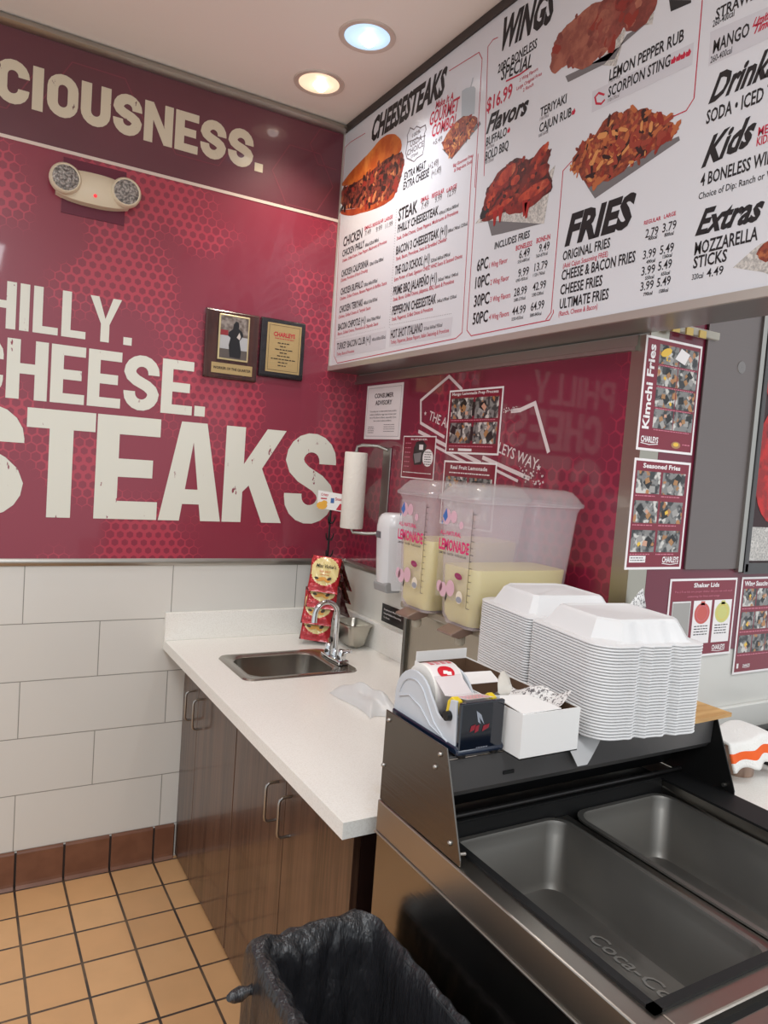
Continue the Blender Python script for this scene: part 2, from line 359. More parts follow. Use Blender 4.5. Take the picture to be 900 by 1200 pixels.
MENU_TEXT = [('CHEESESTEAKS', 'b', 'k', 0.232, 2.812, 0.723, 2.8, 0.083), ('Make It A', 'c', 'r', 0.682, 2.767, 0.784, 2.76, 0.024),
 ('GOURMET', 'c', 'r', 0.65, 2.724, 0.816, 2.714, 0.043), ('COMBO!', 'c', 'r', 0.67, 2.681, 0.804, 2.67, 0.039), ('+5.49', 'n', 'g', 0.682, 2.653, 0.736, 2.647, 0.017),
 ('Big Gourmet Fries', 'n', 'r', 0.813, 2.545, 0.918, 2.538, 0.011), ('& Reg-size Soda', 'n', 'r', 0.82, 2.527, 0.916, 2.522, 0.011),
 ('EXTRA MEAT', 'h', 'k', 0.51, 2.596, 0.648, 2.583, 0.027), ('(+2.49)', 'n', 'g', 0.665, 2.58, 0.725, 2.574, 0.022),
 ('EXTRA CHEESE', 'h', 'k', 0.509, 2.563, 0.671, 2.55, 0.028), ('(+1.49)', 'n', 'g', 0.688, 2.551, 0.744, 2.545, 0.022),
 ('WINGS', 'b', 'k', 1.0, 2.811, 1.226, 2.793, 0.085), ('20PC BONELESS', 'h', 'k', 1.008, 2.756, 1.175, 2.737, 0.026),
 ('SPECIAL', 'c', 'k', 1.025, 2.72, 1.159, 2.702, 0.037), ('$16.99', 'h', 'r', 0.968, 2.66, 1.083, 2.645, 0.041),
 ('2 Wing Flavors', 'n', 'r', 1.112, 2.687, 1.188, 2.676, 0.01), ('Large Original Fries', 'n', 'r', 1.102, 2.67, 1.205, 2.655, 0.01),
 ('2 Ranch', 'n', 'r', 1.131, 2.65, 1.174, 2.644, 0.01), ('Flavors', 's', 'k', 0.974, 2.589, 1.151, 2.582, 0.051),
 ('BUFFALO', 'h', 'k', 0.978, 2.555, 1.073, 2.547, 0.026), ('110/170cal', 'n', 'g', 0.979, 2.541, 1.018, 2.537, 0.01),
 ('BOLD BBQ', 'h', 'k', 0.98, 2.514, 1.086, 2.504, 0.027), ('90/150cal', 'n', 'g', 0.98, 2.5, 1.021, 2.496, 0.01),
 ('TERIYAKI', 'h', 'k', 1.212, 2.555, 1.311, 2.547, 0.024), ('110/170cal', 'n', 'g', 1.213, 2.542, 1.247, 2.538, 0.009),
 ('CAJUN RUB', 'h', 'k', 1.214, 2.513, 1.334, 2.506, 0.024), ('100/160cal', 'n', 'g', 1.214, 2.499, 1.25, 2.495, 0.009),
 ('LEMON PEPPER RUB', 'h', 'k', 1.455, 2.555, 1.664, 2.538, 0.027), ('110/170cal', 'n', 'g', 1.455, 2.543, 1.49, 2.539, 0.009),
 ('SCORPION STING', 'h', 'k', 1.456, 2.511, 1.634, 2.504, 0.026), ('110/170cal', 'n', 'g', 1.456, 2.497, 1.492, 2.495, 0.009),
 ('STRAWBERRY', 'h', 'k', 1.74, 2.561, 1.883, 2.545, 0.023), ('260-400cal', 'n', 'k', 1.735, 2.543, 1.784, 2.539, 0.014),
 ('MANGO', 'h', 'k', 1.742, 2.487, 1.822, 2.485, 0.027), ('260-400cal', 'n', 'k', 1.738, 2.468, 1.787, 2.468, 0.014),
 ('Limited', 's', 'r', 1.828, 2.499, 1.871, 2.498, 0.016), ('Time', 's', 'r', 1.829, 2.484, 1.867, 2.484, 0.016), ('Drinks', 's', 'k', 1.744, 2.387, 1.884, 2.39, 0.053),
 ('SODA • ICED TEA', 'h', 'k', 1.742, 2.347, 1.913, 2.344, 0.028), ('Kids', 's', 'k', 1.742, 2.259, 1.847, 2.271, 0.058),
 ('MEALS', 'h', 'r', 1.864, 2.281, 1.913, 2.279, 0.017), ('KIDS MENU', 'h', 'r', 1.863, 2.261, 1.934, 2.262, 0.017),
 ('4 BONELESS WINGS', 'h', 'k', 1.743, 2.22, 1.929, 2.219, 0.026), ('Choice of Dip: Ranch or White Gravy', 'n', 'k', 1.742, 2.198, 1.969, 2.188, 0.014),
 ('FRIES', 'b', 'k', 1.352, 2.185, 1.561, 2.184, 0.074), ('REGULAR', 'h', 'r', 1.603, 2.175, 1.649, 2.175, 0.009), ('LARGE', 'h', 'r', 1.657, 2.176, 1.688, 2.175, 0.009),
 ('2.79', 'n', 'k', 1.61, 2.145, 1.645, 2.144, 0.02), ('3.79', 'n', 'k', 1.656, 2.146, 1.692, 2.146, 0.02), ('3.99', 'n', 'k', 1.609, 2.098, 1.644, 2.098, 0.02),
 ('5.49', 'n', 'k', 1.655, 2.099, 1.691, 2.099, 0.02), ('3.99', 'n', 'k', 1.609, 2.061, 1.646, 2.063, 0.02), ('5.49', 'n', 'k', 1.654, 2.064, 1.69, 2.065, 0.02),
 ('3.99', 'n', 'k', 1.61, 2.027, 1.646, 2.029, 0.02), ('5.49', 'n', 'k', 1.655, 2.028, 1.691, 2.03, 0.02), ('400cal', 'h', 'k', 1.619, 2.137, 1.643, 2.137, 0.008),
 ('800cal', 'h', 'k', 1.663, 2.135, 1.687, 2.135, 0.008), ('490cal', 'h', 'k', 1.62, 2.086, 1.644, 2.086, 0.008),
 ('1360cal', 'h', 'k', 1.664, 2.088, 1.688, 2.089, 0.008), ('550cal', 'h', 'k', 1.621, 2.05, 1.645, 2.051, 0.008),
 ('650cal', 'h', 'k', 1.664, 2.051, 1.687, 2.052, 0.008), ('790cal', 'h', 'k', 1.62, 2.014, 1.645, 2.016, 0.008),
 ('1580cal', 'h', 'k', 1.663, 2.014, 1.687, 2.015, 0.008), ('ORIGINAL FRIES', 'h', 'k', 1.348, 2.148, 1.506, 2.146, 0.024),
 ('(Add Cajun Seasoning FREE)', 'n', 'r', 1.352, 2.127, 1.502, 2.127, 0.013), ('CHEESE & BACON FRIES', 'h', 'k', 1.35, 2.098, 1.587, 2.097, 0.026),
 ('CHEESE FRIES', 'h', 'k', 1.35, 2.062, 1.492, 2.06, 0.026), ('ULTIMATE FRIES', 'h', 'k', 1.352, 2.026, 1.516, 2.025, 0.026),
 ('(Ranch, Cheese & Bacon)', 'n', 'r', 1.351, 2.006, 1.484, 2.008, 0.013), ('Extras', 's', 'k', 1.743, 2.121, 1.883, 2.118, 0.05),
 ('MOZZARELLA', 'h', 'k', 1.745, 2.081, 1.886, 2.078, 0.027), ('STICKS', 'h', 'k', 1.745, 2.052, 1.823, 2.052, 0.025),
 ('320cal', 'n', 'k', 1.745, 2.028, 1.772, 2.029, 0.012), ('4.49', 'n', 'k', 1.78, 2.027, 1.818, 2.028, 0.018), ('CHICKEN', 'h', 'k', 0.057, 2.461, 0.219, 2.457, 0.039),
 ('STEAK', 'h', 'k', 0.489, 2.457, 0.613, 2.453, 0.043), ('SMALL', 'h', 'r', 0.234, 2.484, 0.293, 2.481, 0.014), ('REGULAR', 'h', 'r', 0.299, 2.483, 0.381, 2.477, 0.013),
 ('LARGE', 'h', 'r', 0.39, 2.478, 0.447, 2.475, 0.013), ('7.49', 'n', 'g', 0.241, 2.461, 0.288, 2.459, 0.019), ('9.99', 'n', 'g', 0.328, 2.455, 0.373, 2.454, 0.019),
 ('11.99', 'n', 'g', 0.399, 2.452, 0.451, 2.449, 0.018), ('SMALL', 'h', 'r', 0.633, 2.482, 0.683, 2.479, 0.015), ('REGULAR', 'h', 'r', 0.701, 2.48, 0.772, 2.473, 0.015),
 ('LARGE', 'h', 'r', 0.787, 2.473, 0.841, 2.469, 0.014), ('7.49', 'n', 'g', 0.639, 2.457, 0.683, 2.456, 0.022), ('9.99', 'n', 'g', 0.721, 2.458, 0.761, 2.455, 0.021),
 ('12.99', 'n', 'g', 0.794, 2.455, 0.839, 2.454, 0.021), ('CHICKEN PHILLY', 'h', 'k', 0.055, 2.423, 0.242, 2.416, 0.027),
 ('490cal 620cal 840cal', 'n', 'k', 0.248, 2.418, 0.354, 2.414, 0.014),
 ('Chicken, Grilled Onions, Green Peppers, Mushrooms & Provolone', 'n', 'r', 0.059, 2.4, 0.417, 2.393, 0.013),
 ('CHICKEN CALIFORNIA', 'h', 'k', 0.059, 2.341, 0.287, 2.336, 0.027), ('520cal 650cal 880cal', 'n', 'k', 0.296, 2.338, 0.401, 2.336, 0.013),
 ('Chicken, Provolone & Ranch Dressing', 'n', 'r', 0.057, 2.321, 0.283, 2.317, 0.013), ('CHICKEN BUFFALO', 'h', 'k', 0.063, 2.267, 0.254, 2.265, 0.027),
 ('500cal 640cal 870cal', 'n', 'k', 0.264, 2.266, 0.366, 2.265, 0.014),
 ('Chicken, Grilled Onions, Banana Peppers & Buffalo Sauce', 'n', 'r', 0.06, 2.247, 0.439, 2.243, 0.013),
 ('CHICKEN TERIYAKI', 'h', 'k', 0.063, 2.196, 0.261, 2.194, 0.027), ('480cal 610cal 830cal', 'n', 'k', 0.271, 2.196, 0.376, 2.197, 0.014),
 ('Chicken, Grilled Onions & Teriyaki Sauce', 'n', 'r', 0.059, 2.173, 0.329, 2.172, 0.013), ('BACON CHIPOTLE (+1)', 'h', 'k', 0.062, 2.124, 0.296, 2.127, 0.027),
 ('560cal 700cal 950cal', 'n', 'k', 0.306, 2.126, 0.409, 2.128, 0.013),
 ('Bacon, Grilled Onions, Provolone & Chipotle Sauce', 'n', 'r', 0.063, 2.104, 0.397, 2.107, 0.013),
 ('TURKEY BACON CLUB (+1)', 'h', 'k', 0.063, 2.044, 0.349, 2.051, 0.027), ('480cal 600cal 820cal', 'n', 'k', 0.359, 2.048, 0.458, 2.052, 0.013),
 ('Turkey, Bacon & Provolone', 'n', 'r', 0.067, 2.021, 0.219, 2.025, 0.013), ('PHILLY CHEESESTEAK', 'h', 'k', 0.491, 2.42, 0.747, 2.409, 0.029),
 ('470cal 590cal 800cal', 'n', 'k', 0.752, 2.412, 0.859, 2.407, 0.011),
 ('Steak, Grilled Onions, Green Peppers, Mushrooms & Provolone', 'n', 'r', 0.489, 2.397, 0.86, 2.381, 0.013),
 ('BACON 3 CHEESESTEAK (+1)', 'h', 'k', 0.491, 2.345, 0.807, 2.332, 0.03), ('580cal 740cal 1250cal', 'n', 'k', 0.812, 2.342, 0.915, 2.338, 0.011),
 ('Steak, Bacon, Provolone, Swiss & Shredded Cheddar', 'n', 'r', 0.494, 2.323, 0.809, 2.311, 0.013), ('THE OLD SCHOOL (+1)', 'h', 'k', 0.493, 2.272, 0.716, 2.264, 0.031),
 ('520cal 660cal 890cal', 'n', 'k', 0.725, 2.267, 0.833, 2.263, 0.012),
 ('Extra Portion of Steak, Signature CHEEZ WHIZ Sauce & Sauteed Onions', 'n', 'r', 0.493, 2.249, 0.901, 2.242, 0.013),
 ('PRIME BBQ JALAPEÑO (+1)', 'h', 'k', 0.491, 2.199, 0.768, 2.195, 0.031), ('560cal 740cal 1040cal', 'n', 'k', 0.776, 2.195, 0.886, 2.195, 0.011),
 ('Steak, Bacon, Grilled Onions, Jalapenos, BBQ Sauce & Provolone', 'n', 'r', 0.494, 2.176, 0.867, 2.175, 0.014),
 ('PEPPERONI CHEESESTEAK', 'h', 'k', 0.494, 2.13, 0.773, 2.126, 0.031), ('540cal 690cal 1250cal', 'n', 'k', 0.78, 2.127, 0.886, 2.127, 0.011),
 ('Steak, Pepperoni, Grilled Onions & Provolone', 'n', 'r', 0.496, 2.106, 0.758, 2.107, 0.014), ('HOT SHOT ITALIANO', 'h', 'k', 0.496, 2.044, 0.704, 2.045, 0.031),
 ('510cal 660cal 930cal', 'n', 'k', 0.713, 2.047, 0.82, 2.048, 0.012),
 ('Turkey, Pepperoni, Banana Peppers, Italian Seasoning & Provolone', 'n', 'r', 0.499, 2.022, 0.86, 2.028, 0.014),
 ('INCLUDES FRIES', 'h', 'k', 1.06, 2.239, 1.211, 2.234, 0.02), ('BONELESS', 'h', 'r', 1.157, 2.213, 1.224, 2.211, 0.014),
 ('BONE-IN', 'h', 'r', 1.241, 2.214, 1.294, 2.213, 0.014), ('6PC', 'h', 'k', 0.982, 2.189, 1.036, 2.188, 0.035),
 ('1 Wing Flavor', 'n', 'r', 1.042, 2.187, 1.124, 2.187, 0.016), ('10PC', 'h', 'k', 0.98, 2.139, 1.048, 2.138, 0.035),
 ('2 Wing Flavor', 'n', 'r', 1.054, 2.137, 1.137, 2.136, 0.016), ('30PC', 'h', 'k', 0.981, 2.084, 1.055, 2.085, 0.035),
 ('3 Wing Flavors', 'n', 'r', 1.06, 2.086, 1.15, 2.087, 0.016), ('50PC', 'h', 'k', 0.982, 2.031, 1.055, 2.034, 0.035),
 ('4 Wing Flavors', 'n', 'r', 1.061, 2.035, 1.15, 2.037, 0.016), ('6.49', 'n', 'k', 1.174, 2.188, 1.217, 2.186, 0.023),
 ('9.49', 'n', 'k', 1.254, 2.188, 1.294, 2.187, 0.022), ('9.99', 'n', 'k', 1.176, 2.137, 1.22, 2.136, 0.023), ('13.79', 'n', 'k', 1.242, 2.14, 1.292, 2.14, 0.022),
 ('28.99', 'n', 'k', 1.165, 2.086, 1.218, 2.086, 0.023), ('42.99', 'n', 'k', 1.242, 2.088, 1.293, 2.089, 0.022), ('44.99', 'n', 'k', 1.164, 2.034, 1.22, 2.036, 0.023),
 ('64.99', 'n', 'k', 1.241, 2.034, 1.293, 2.038, 0.023), ('550-680cal', 'n', 'k', 1.17, 2.175, 1.218, 2.174, 0.009),
 ('760-870cal', 'n', 'k', 1.244, 2.175, 1.289, 2.174, 0.009), ('690-950cal', 'n', 'k', 1.169, 2.124, 1.217, 2.124, 0.009),
 ('1120-1760cal', 'n', 'k', 1.239, 2.126, 1.284, 2.126, 0.009), ('2080-2730cal', 'n', 'k', 1.167, 2.071, 1.215, 2.072, 0.009),
 ('3380-5280cal', 'n', 'k', 1.241, 2.073, 1.286, 2.074, 0.009), ('3230-4550cal', 'n', 'k', 1.164, 2.019, 1.212, 2.021, 0.009),
 ('5880-8450cal', 'n', 'k', 1.24, 2.019, 1.285, 2.021, 0.009)]
MENU_POLY = {'blackcup': [(1.614, 2.655), (1.622, 2.626), (1.675, 2.619), (1.674, 2.625)],
 'bun': [(-0.005, 2.714), (0.029, 2.734), (0.125, 2.757), (0.231, 2.773), (0.315, 2.798), (0.385, 2.792), (0.436, 2.768), (0.465, 2.744), (0.478, 2.72), (0.472, 2.696),
         (0.37, 2.709), (0.272, 2.698), (0.182, 2.689), (0.069, 2.696)],
 'bunlow': [(0.002, 2.621), (0.118, 2.591), (0.276, 2.57), (0.419, 2.56), (0.474, 2.591), (0.456, 2.563), (0.442, 2.544), (0.339, 2.54), (0.202, 2.556), (0.088, 2.572),
            (0.009, 2.601)],
 'clubbox': [(0.052, 2.084), (0.463, 2.078), (0.464, 2.013), (0.053, 2.016)],
 'combofries': [(0.739, 2.625), (0.739, 2.646), (0.802, 2.683), (0.852, 2.685), (0.913, 2.663), (0.937, 2.635), (0.817, 2.574), (0.799, 2.574)],
 'combotray': [(0.739, 2.622), (0.799, 2.57), (0.944, 2.627), (0.937, 2.638), (0.805, 2.589)],
 'cup': [(0.837, 2.685), (0.829, 2.767), (0.851, 2.767), (0.891, 2.757), (0.902, 2.747), (0.907, 2.67)],
 'filling': [(-0.007, 2.703), (0.085, 2.699), (0.181, 2.697), (0.37, 2.712), (0.471, 2.703), (0.493, 2.683), (0.504, 2.66), (0.495, 2.624), (0.481, 2.589), (0.42, 2.553),
             (0.277, 2.564), (0.014, 2.608)],
 'friespic': [(1.346, 2.373), (1.357, 2.399), (1.383, 2.433), (1.417, 2.428), (1.445, 2.452), (1.482, 2.465), (1.507, 2.45), (1.528, 2.454), (1.572, 2.443),
              (1.609, 2.419), (1.644, 2.395), (1.671, 2.357), (1.663, 2.345), (1.618, 2.338), (1.537, 2.321), (1.471, 2.303), (1.414, 2.314), (1.394, 2.34)],
 'friestray': [(1.375, 2.364), (1.415, 2.31), (1.443, 2.276), (1.68, 2.334), (1.676, 2.344), (1.625, 2.342), (1.479, 2.307)],
 'hotbox': [(0.486, 2.083), (0.875, 2.07), (0.873, 2.012), (0.489, 2.017)],
 'mangobox': [(1.731, 2.534), (1.866, 2.522), (1.873, 2.46), (1.734, 2.464)],
 'mozz': [(1.839, 2.036), (1.873, 2.059), (1.892, 2.07), (1.936, 2.077), (1.945, 1.994), (1.904, 2.015)],
 'mozzsticks': [(1.887, 2.049), (1.893, 2.068), (1.936, 2.077), (1.941, 2.027), (1.901, 2.035)],
 'scorpbox': [(1.402, 2.543), (1.692, 2.531), (1.693, 2.485), (1.406, 2.491)],
 'shield': [(0.568, 2.752), (0.596, 2.738), (0.626, 2.736), (0.632, 2.719), (0.624, 2.709), (0.628, 2.665), (0.621, 2.642), (0.586, 2.641), (0.569, 2.635),
            (0.549, 2.646), (0.519, 2.662), (0.508, 2.684), (0.516, 2.72), (0.51, 2.742), (0.521, 2.754), (0.526, 2.762), (0.553, 2.747)],
 'straw': [(0.873, 2.761), (0.882, 2.786), (0.887, 2.784), (0.879, 2.759)],
 'tray': [(1.299, 2.621), (1.385, 2.614), (1.467, 2.592), (1.499, 2.634), (1.556, 2.632), (1.479, 2.615), (1.436, 2.594), (1.311, 2.601)],
 'wingpaperC': [(0.954, 2.334), (1.012, 2.364), (1.152, 2.338), (1.277, 2.396), (1.29, 2.402), (1.275, 2.338), (1.265, 2.259), (1.029, 2.325)],
 'wingsA': [(1.235, 2.693), (1.25, 2.728), (1.291, 2.758), (1.36, 2.756), (1.374, 2.772), (1.572, 2.675), (1.577, 2.652), (1.533, 2.651), (1.489, 2.655), (1.469, 2.642),
            (1.441, 2.614), (1.359, 2.629), (1.287, 2.65)],
 'wingsC': [(0.978, 2.357), (0.988, 2.377), (1.008, 2.39), (0.993, 2.416), (1.009, 2.43), (1.049, 2.44), (1.07, 2.459), (1.113, 2.474), (1.157, 2.463), (1.18, 2.449),
            (1.22, 2.453), (1.26, 2.457), (1.272, 2.437), (1.255, 2.416), (1.274, 2.378), (1.287, 2.358), (1.285, 2.332), (1.195, 2.333), (1.132, 2.326),
            (1.027, 2.338)],
 'wingspaperA': [(1.204, 2.64), (1.235, 2.693), (1.305, 2.642), (1.441, 2.614), (1.497, 2.651), (1.575, 2.647), (1.573, 2.622), (1.497, 2.651), (1.473, 2.573),
                 (1.394, 2.61), (1.3, 2.614)],
 'wingtrayC': [(1.016, 2.328), (1.111, 2.313), (1.265, 2.261), (1.094, 2.274), (1.041, 2.279)]}
MENU_LINE = {'l1': [(0.184, 2.861), (0.059, 2.869), (0.013, 2.864), (0.012, 2.716)],
 'l2': [(0.008, 2.597), (0.042, 2.025), (0.076, 1.993), (0.9, 2.001), (0.932, 2.015), (0.913, 2.544)],
 'l2b': [(0.938, 2.444), (0.924, 2.823), (0.905, 2.85), (0.747, 2.861)],
 'l3': [(0.942, 2.542), (0.956, 2.019), (0.98, 2.0), (1.319, 2.002), (1.331, 2.019), (1.33, 2.027)],
 'l3b': [(0.981, 2.465), (0.949, 2.847), (0.972, 2.857), (0.995, 2.853)],
 'l4': [(1.304, 2.004), (1.322, 2.021), (1.321, 2.378), (1.35, 2.393)],
 'l4b': [(1.648, 2.392), (1.689, 2.392), (1.706, 2.411), (1.703, 2.611)]}
PEPPERS = [(1.081, 2.562), (1.341, 2.517), (1.642, 2.515), (1.655, 2.515), (1.667, 2.514), (1.68, 2.514)]
HOT_ARC = [(1.444, 2.519), (1.424, 2.531), (1.413, 2.525), (1.419, 2.508), (1.436, 2.501), (1.447, 2.507)]
# ------------------------------------------------------------------ materials used in many places
STEEL = mat('brushed_steel', (168, 166, 162), 0.30, 1.0, bump=((3, 3, 260), 0.05))
STEELD = mat('dark_brushed_steel', (120, 117, 113), 0.27, 1.0, bump=((4, 240, 4), 0.05))
CHROME = mat('chrome', (215, 216, 218), 0.07, 1.0)
ALU = mat('satin_aluminium', (178, 174, 168), 0.36, 1.0)
BLACK = mat('black_plastic', (20, 20, 22), 0.35)
RUBBER = mat('black_rubber', (14, 14, 15), 0.55)
WHITE = mat('white_paper', (236, 234, 232), 0.55)
INK = mat('black_ink', (26, 22, 24), 0.5)
GREYINK = mat('grey_ink', (92, 88, 90), 0.5)
REDINK = mat('red_ink', (188, 32, 58), 0.5)
MAROON = mat('maroon_print', (122, 16, 42), 0.4)
CREAM = mat('cream_paint', (226, 216, 196), 0.5)

# ------------------------------------------------------------------ the setting
Zc = 2.949
FLOOR_M = tile_material('quarry_tile', 'xy', 0.1603, 0.1603, -0.9067, -0.1839, 0.0, 0.0042, (222, 174, 124), (215, 165, 115), (62, 52, 48), 0.42, 0.12, 0.22)
struct(MB().box(-3.2, 2.4, -4.6, 0.0, -0.06, 0.0).build('floor', FLOOR_M))
CEIL_M = mat('ceiling_paint', (244, 236, 229), 0.6)
struct(MB().box(-3.2, 2.4, -4.6, 0.1, Zc, Zc+0.05).build('ceiling', CEIL_M))
TILE_M = tile_material('long_white_tile', 'xz', 0.51, 0.2049, -0.9147+0.255, 0.1348, 0.5, 0.0016, (222, 220, 214), (218, 216, 210), (150, 148, 142), 0.30, 0.15)
struct(MB().box(-3.2, 0.43, 0.0, 0.1, -0.06, Zc).build('wall_back', TILE_M))
XB = 0.3285
LOWW_M = mat('white_wall_board', (222, 219, 210), 0.30, coat=0.2)
struct(MB().box(XB, XB+0.1, -1.43, 0.0, -0.06, Zc).build('wall_right', LOWW_M))
ALC_M = tile_material('white_panel_tile', 'xz', 0.51, 0.2049, 0.825, 0.1348, 0.5, 0.0016, (214, 212, 206), (210, 208, 202), (140, 138, 134), 0.30, 0.15)
struct(MB().box(XB, 2.4, -1.53, -1.43, -0.06, Zc).build('wall_alcove', ALC_M))
# quarry tile base along the back wall
b = MB(); k = 0; BASE_M = mat('base_tile', (126, 84, 64), 0.33, coat=0.2, vary=((14, 14, 14), (114, 74, 56), 0.35, 0.65)); GROUT_M = mat('dark_grout', (52, 42, 38), 0.8)
x = -0.9067 - 14*0.1603
while x < -0.36:
    x1 = min(x+0.1603, -0.345)
    prof = [(-0.004, 0.0), (-0.020, 0.0), (-0.012, 0.010), (-0.010, 0.020), (-0.010, 0.126), (-0.007, 0.132), (0.0, 0.1345), (0.0, 0.0)]
    b.prism([(p[0], p[1]) for p in prof], 'x', x+0.004, x1-0.004); x += 0.1603
b.m(1).box(-3.15, -0.345, -0.006, 0.0, 0.0, 0.128)
struct(b.build('baseboard_back', [BASE_M, GROUT_M]))
def rail_a(name, z0, z1, d, m, x0=-3.2, x1=XB):
    return struct(MB().prism([(0, z0), (-d*.5, z0), (-d, z0+(z1-z0)*.35), (-d, z1-(z1-z0)*.3), (-d*.6, z1), (0, z1)], 'x', x0, x1).build(name, m, smooth=50))
rail_a('trim_1', 1.159, 1.185, 0.012, ALU)
rail_a('trim_2', 2.915, Zc, 0.030, ALU, x1=0.19)
struct(MB().prism([(XB, 1.159), (XB-.006, 1.159), (XB-.012, 1.168), (XB-.012, 1.178), (XB-.007, 1.185), (XB, 1.185)], 'y', -1.53, 0.0).build('trim_3', ALU, smooth=50))
struct(MB().prism([(XB, 1.925), (XB-.016, 1.925), (XB-.016, 1.935), (XB-.010, 1.937), (XB-.010, 1.962), (XB, 1.962)], 'y', -1.50, 0.0).build('trim_4', ALU, smooth=40))
# steel corner guard where the right wall turns away
struct(MB().box(XB-0.004, XB+0.062, -1.534, -1.53, 0.90, 2.2).box(XB-0.004, XB, -1.53, -1.478, 0.90, 1.962).build('trim_5', mat('steel_corner', (176, 170, 158), 0.28, 1.0)))

# ------------------------------------------------------------------ printed wall murals
MURAL = hex_material('mural_print', 'xz', 0.034, (144, 48, 68), (132, 44, 64), (180, 60, 80))
MURALD = NT('mural_header_print', 0.38, 0.45, 0.05)
_v = MURALD.obj(); MURALD.color(MURALD.mix(MURALD.rng(MURALD.noise(_v, 1.6, 3), 0.3, 0.7), lin((92, 46, 56)), lin((104, 50, 62)))); MURALD = MURALD.m
def worn(name, col, back):
    k = NT(name, 0.45, 0.3, 0.06); v = k.scale(k.obj(), (38, 38, 17)); n = k.noise(v, 1.0, 4, 0.62)
    w = k.noise(k.obj(), 3.1, 2)
    t = k.math('MULTIPLY', k.rng(n, 0.655, 0.69), k.rng(w, 0.40, 0.52))
    k.color(k.mix(t, lin(col), lin(back))); return k.m
WORNW = worn('worn_white_paint', (226, 226, 214), (140, 60, 76)); WORNC = worn('worn_cream_paint', (214, 202, 178), (96, 50, 58))
FA = Frame((0, 0, 0), (1, 0, 0), (0, 0, 1))                        # back wall, towards the room
def FAd(y): return Frame((0, -y, 0), (1, 0, 0), (0, 0, 1))
t = thing('wall_mural', 'maroon honeycomb wall mural with big worn white words PHILLY. CHEESE. STEAKS.', 'wall mural', (-1.2, -0.002, 1.185))
MB().box(-3.2, XB, -0.004, -0.0005, 1.185, 2.567).build('panel', MURAL, t)
L = MB(); fr = FAd(0.0042)
def word(mb, fr, s, xr, widths, z, h, t, gap):
    """letters laid from the right end leftwards"""
    x = xr
    for ch, w in reversed(list(zip(s, widths))):
        x -= w; bigglyph(mb, fr, ch, x, z, w, h, t); x -= gap
word(L, fr, 'PHILLY.', -0.601, [.105, .108, .030, .078, .078, .105, .027], 1.957, 0.155, 0.029, 0.011)
word(L, fr, 'CHEESE.', -0.327, [.118, .126, .110, .112, .124, .116, .033], 1.729, 0.199, 0.040, 0.0095)
word(L, fr, 'STEAKS', 0.249, [.222, .220, .221, .238, .248, .225], 1.330, 0.374, 0.077, 0.006)
L.build('lettering', WORNW, t)
t = thing('wall_mural', 'dark plum wall header with cream letters reading DELICIOUSNESS. under the ceiling', 'wall sign', (-1.2, -0.002, 2.58))
MB().box(-3.2, 0.19, -0.004, -0.0005, 2.578, 2.915).build('panel', MURALD, t)
L = MB()
word(L, fr, 'DELICIOUSNESS.', -0.148, [.098, .085, .078, .036, .098, .036, .096, .096, .096, .100, .084, .096, .098, .034], 2.679, 0.139, 0.033, 0.0085)
L.build('lettering', WORNC, t)
for (cx, cz, r) in [(-0.40, 2.80, .16), (0.02, 2.70, .13), (-0.75, 2.72, .17), (-1.1, 2.79, .15), (0.12, 2.84, .08)]:
    L = MB()
    pts = [(cx+r*math.cos(q), cz+r*math.sin(q)) for q in [math.pi/3*i for i in range(6)]]
    for i in range(6):
        a, c = pts[i], pts[(i+1) % 6]
        if all(2.582 < p[1] < 2.912 and p[0] < 0.185 for p in (a, c)): fline(L, fr, [a, c], 0.004, 0.0004)
    if L.v: L.build('outline', mat('plum_line', (126, 60, 72), 0.4), t)
tag(MB().box(-3.2, 0.19, -0.006, -0.0005, 2.567, 2.578).build('wall_strip', mat('cream_strip', (222, 204, 192), 0.4)), 'thin pale strip between the plum header and the maroon mural', 'trim strip')

# right-hand wall below the menu
MURALB = hex_material('mural_print_side', 'yz', 0.040, (120, 24, 52), (116, 22, 50), (150, 34, 62), 0.9)
FB = Frame((XB-0.0045, 0, 0), (0, -1, 0), (0, 0, 1))
t = thing('wall_mural', 'glossy maroon wall panel under the menu with a white outline banner', 'wall mural', (XB-0.002, -0.75, 1.185))
MB().box(XB-0.004, XB-0.0005, -1.478, -0.004, 1.185, 1.925).build('panel', MURALB, t)
L = MB()
for pts, w in [([(.767, 1.866), (.684, 1.916), (.515, 1.84), (.526, 1.758), (.685, 1.707)], .011), ([(.514, 1.728), (.696, 1.679), (.90, 1.625)], .013), ([(.56, 1.695), (.907, 1.600)], .010),
               ([(1.03, 1.788), (1.072, 1.79), (1.135, 1.808), (1.211, 1.666)], .013), ([(.907, 1.644), (1.14, 1.588)], .013), ([(.907, 1.625), (1.089, 1.578)], .009)]:
    fline(L, FB, pts, w)
text(L, FB, 'THE AMERICAN CHARLEYS WAY', .575, 1.770, .612, .034, bold=.01, rot=-.258)
star(L, FB, .552, 1.792, .009); star(L, FB, 1.175, 1.622, .011)
rn = random.Random(3)
for i in range(40):
    u = rn.uniform(1.09, 1.20); v = 1.60 - (u-1.09)*.25 + rn.uniform(-.015, .03); disc(L, FB, u, v, rn.uniform(.001, .004), seg=5)
for i in range(26):
    u = rn.uniform(.995, 1.06); disc(L, FB, u, 1.793+rn.uniform(-.008, .008), rn.uniform(.001, .003), seg=5)
L.build('lettering', mat('white_wall_print', (222, 206, 206), 0.45), t)
FC = Frame((0, -1.5345, 0), (1, 0, 0), (0, 0, 1))
tag(MB().box(XB+0.063, 2.2, -1.534, -1.53, 1.155, 2.30).build('wall_panel', mat('maroon_board', (104, 16, 44), 0.3, coat=0.5)), 'plain maroon board behind the fries posters and steel panel', 'wall panel')

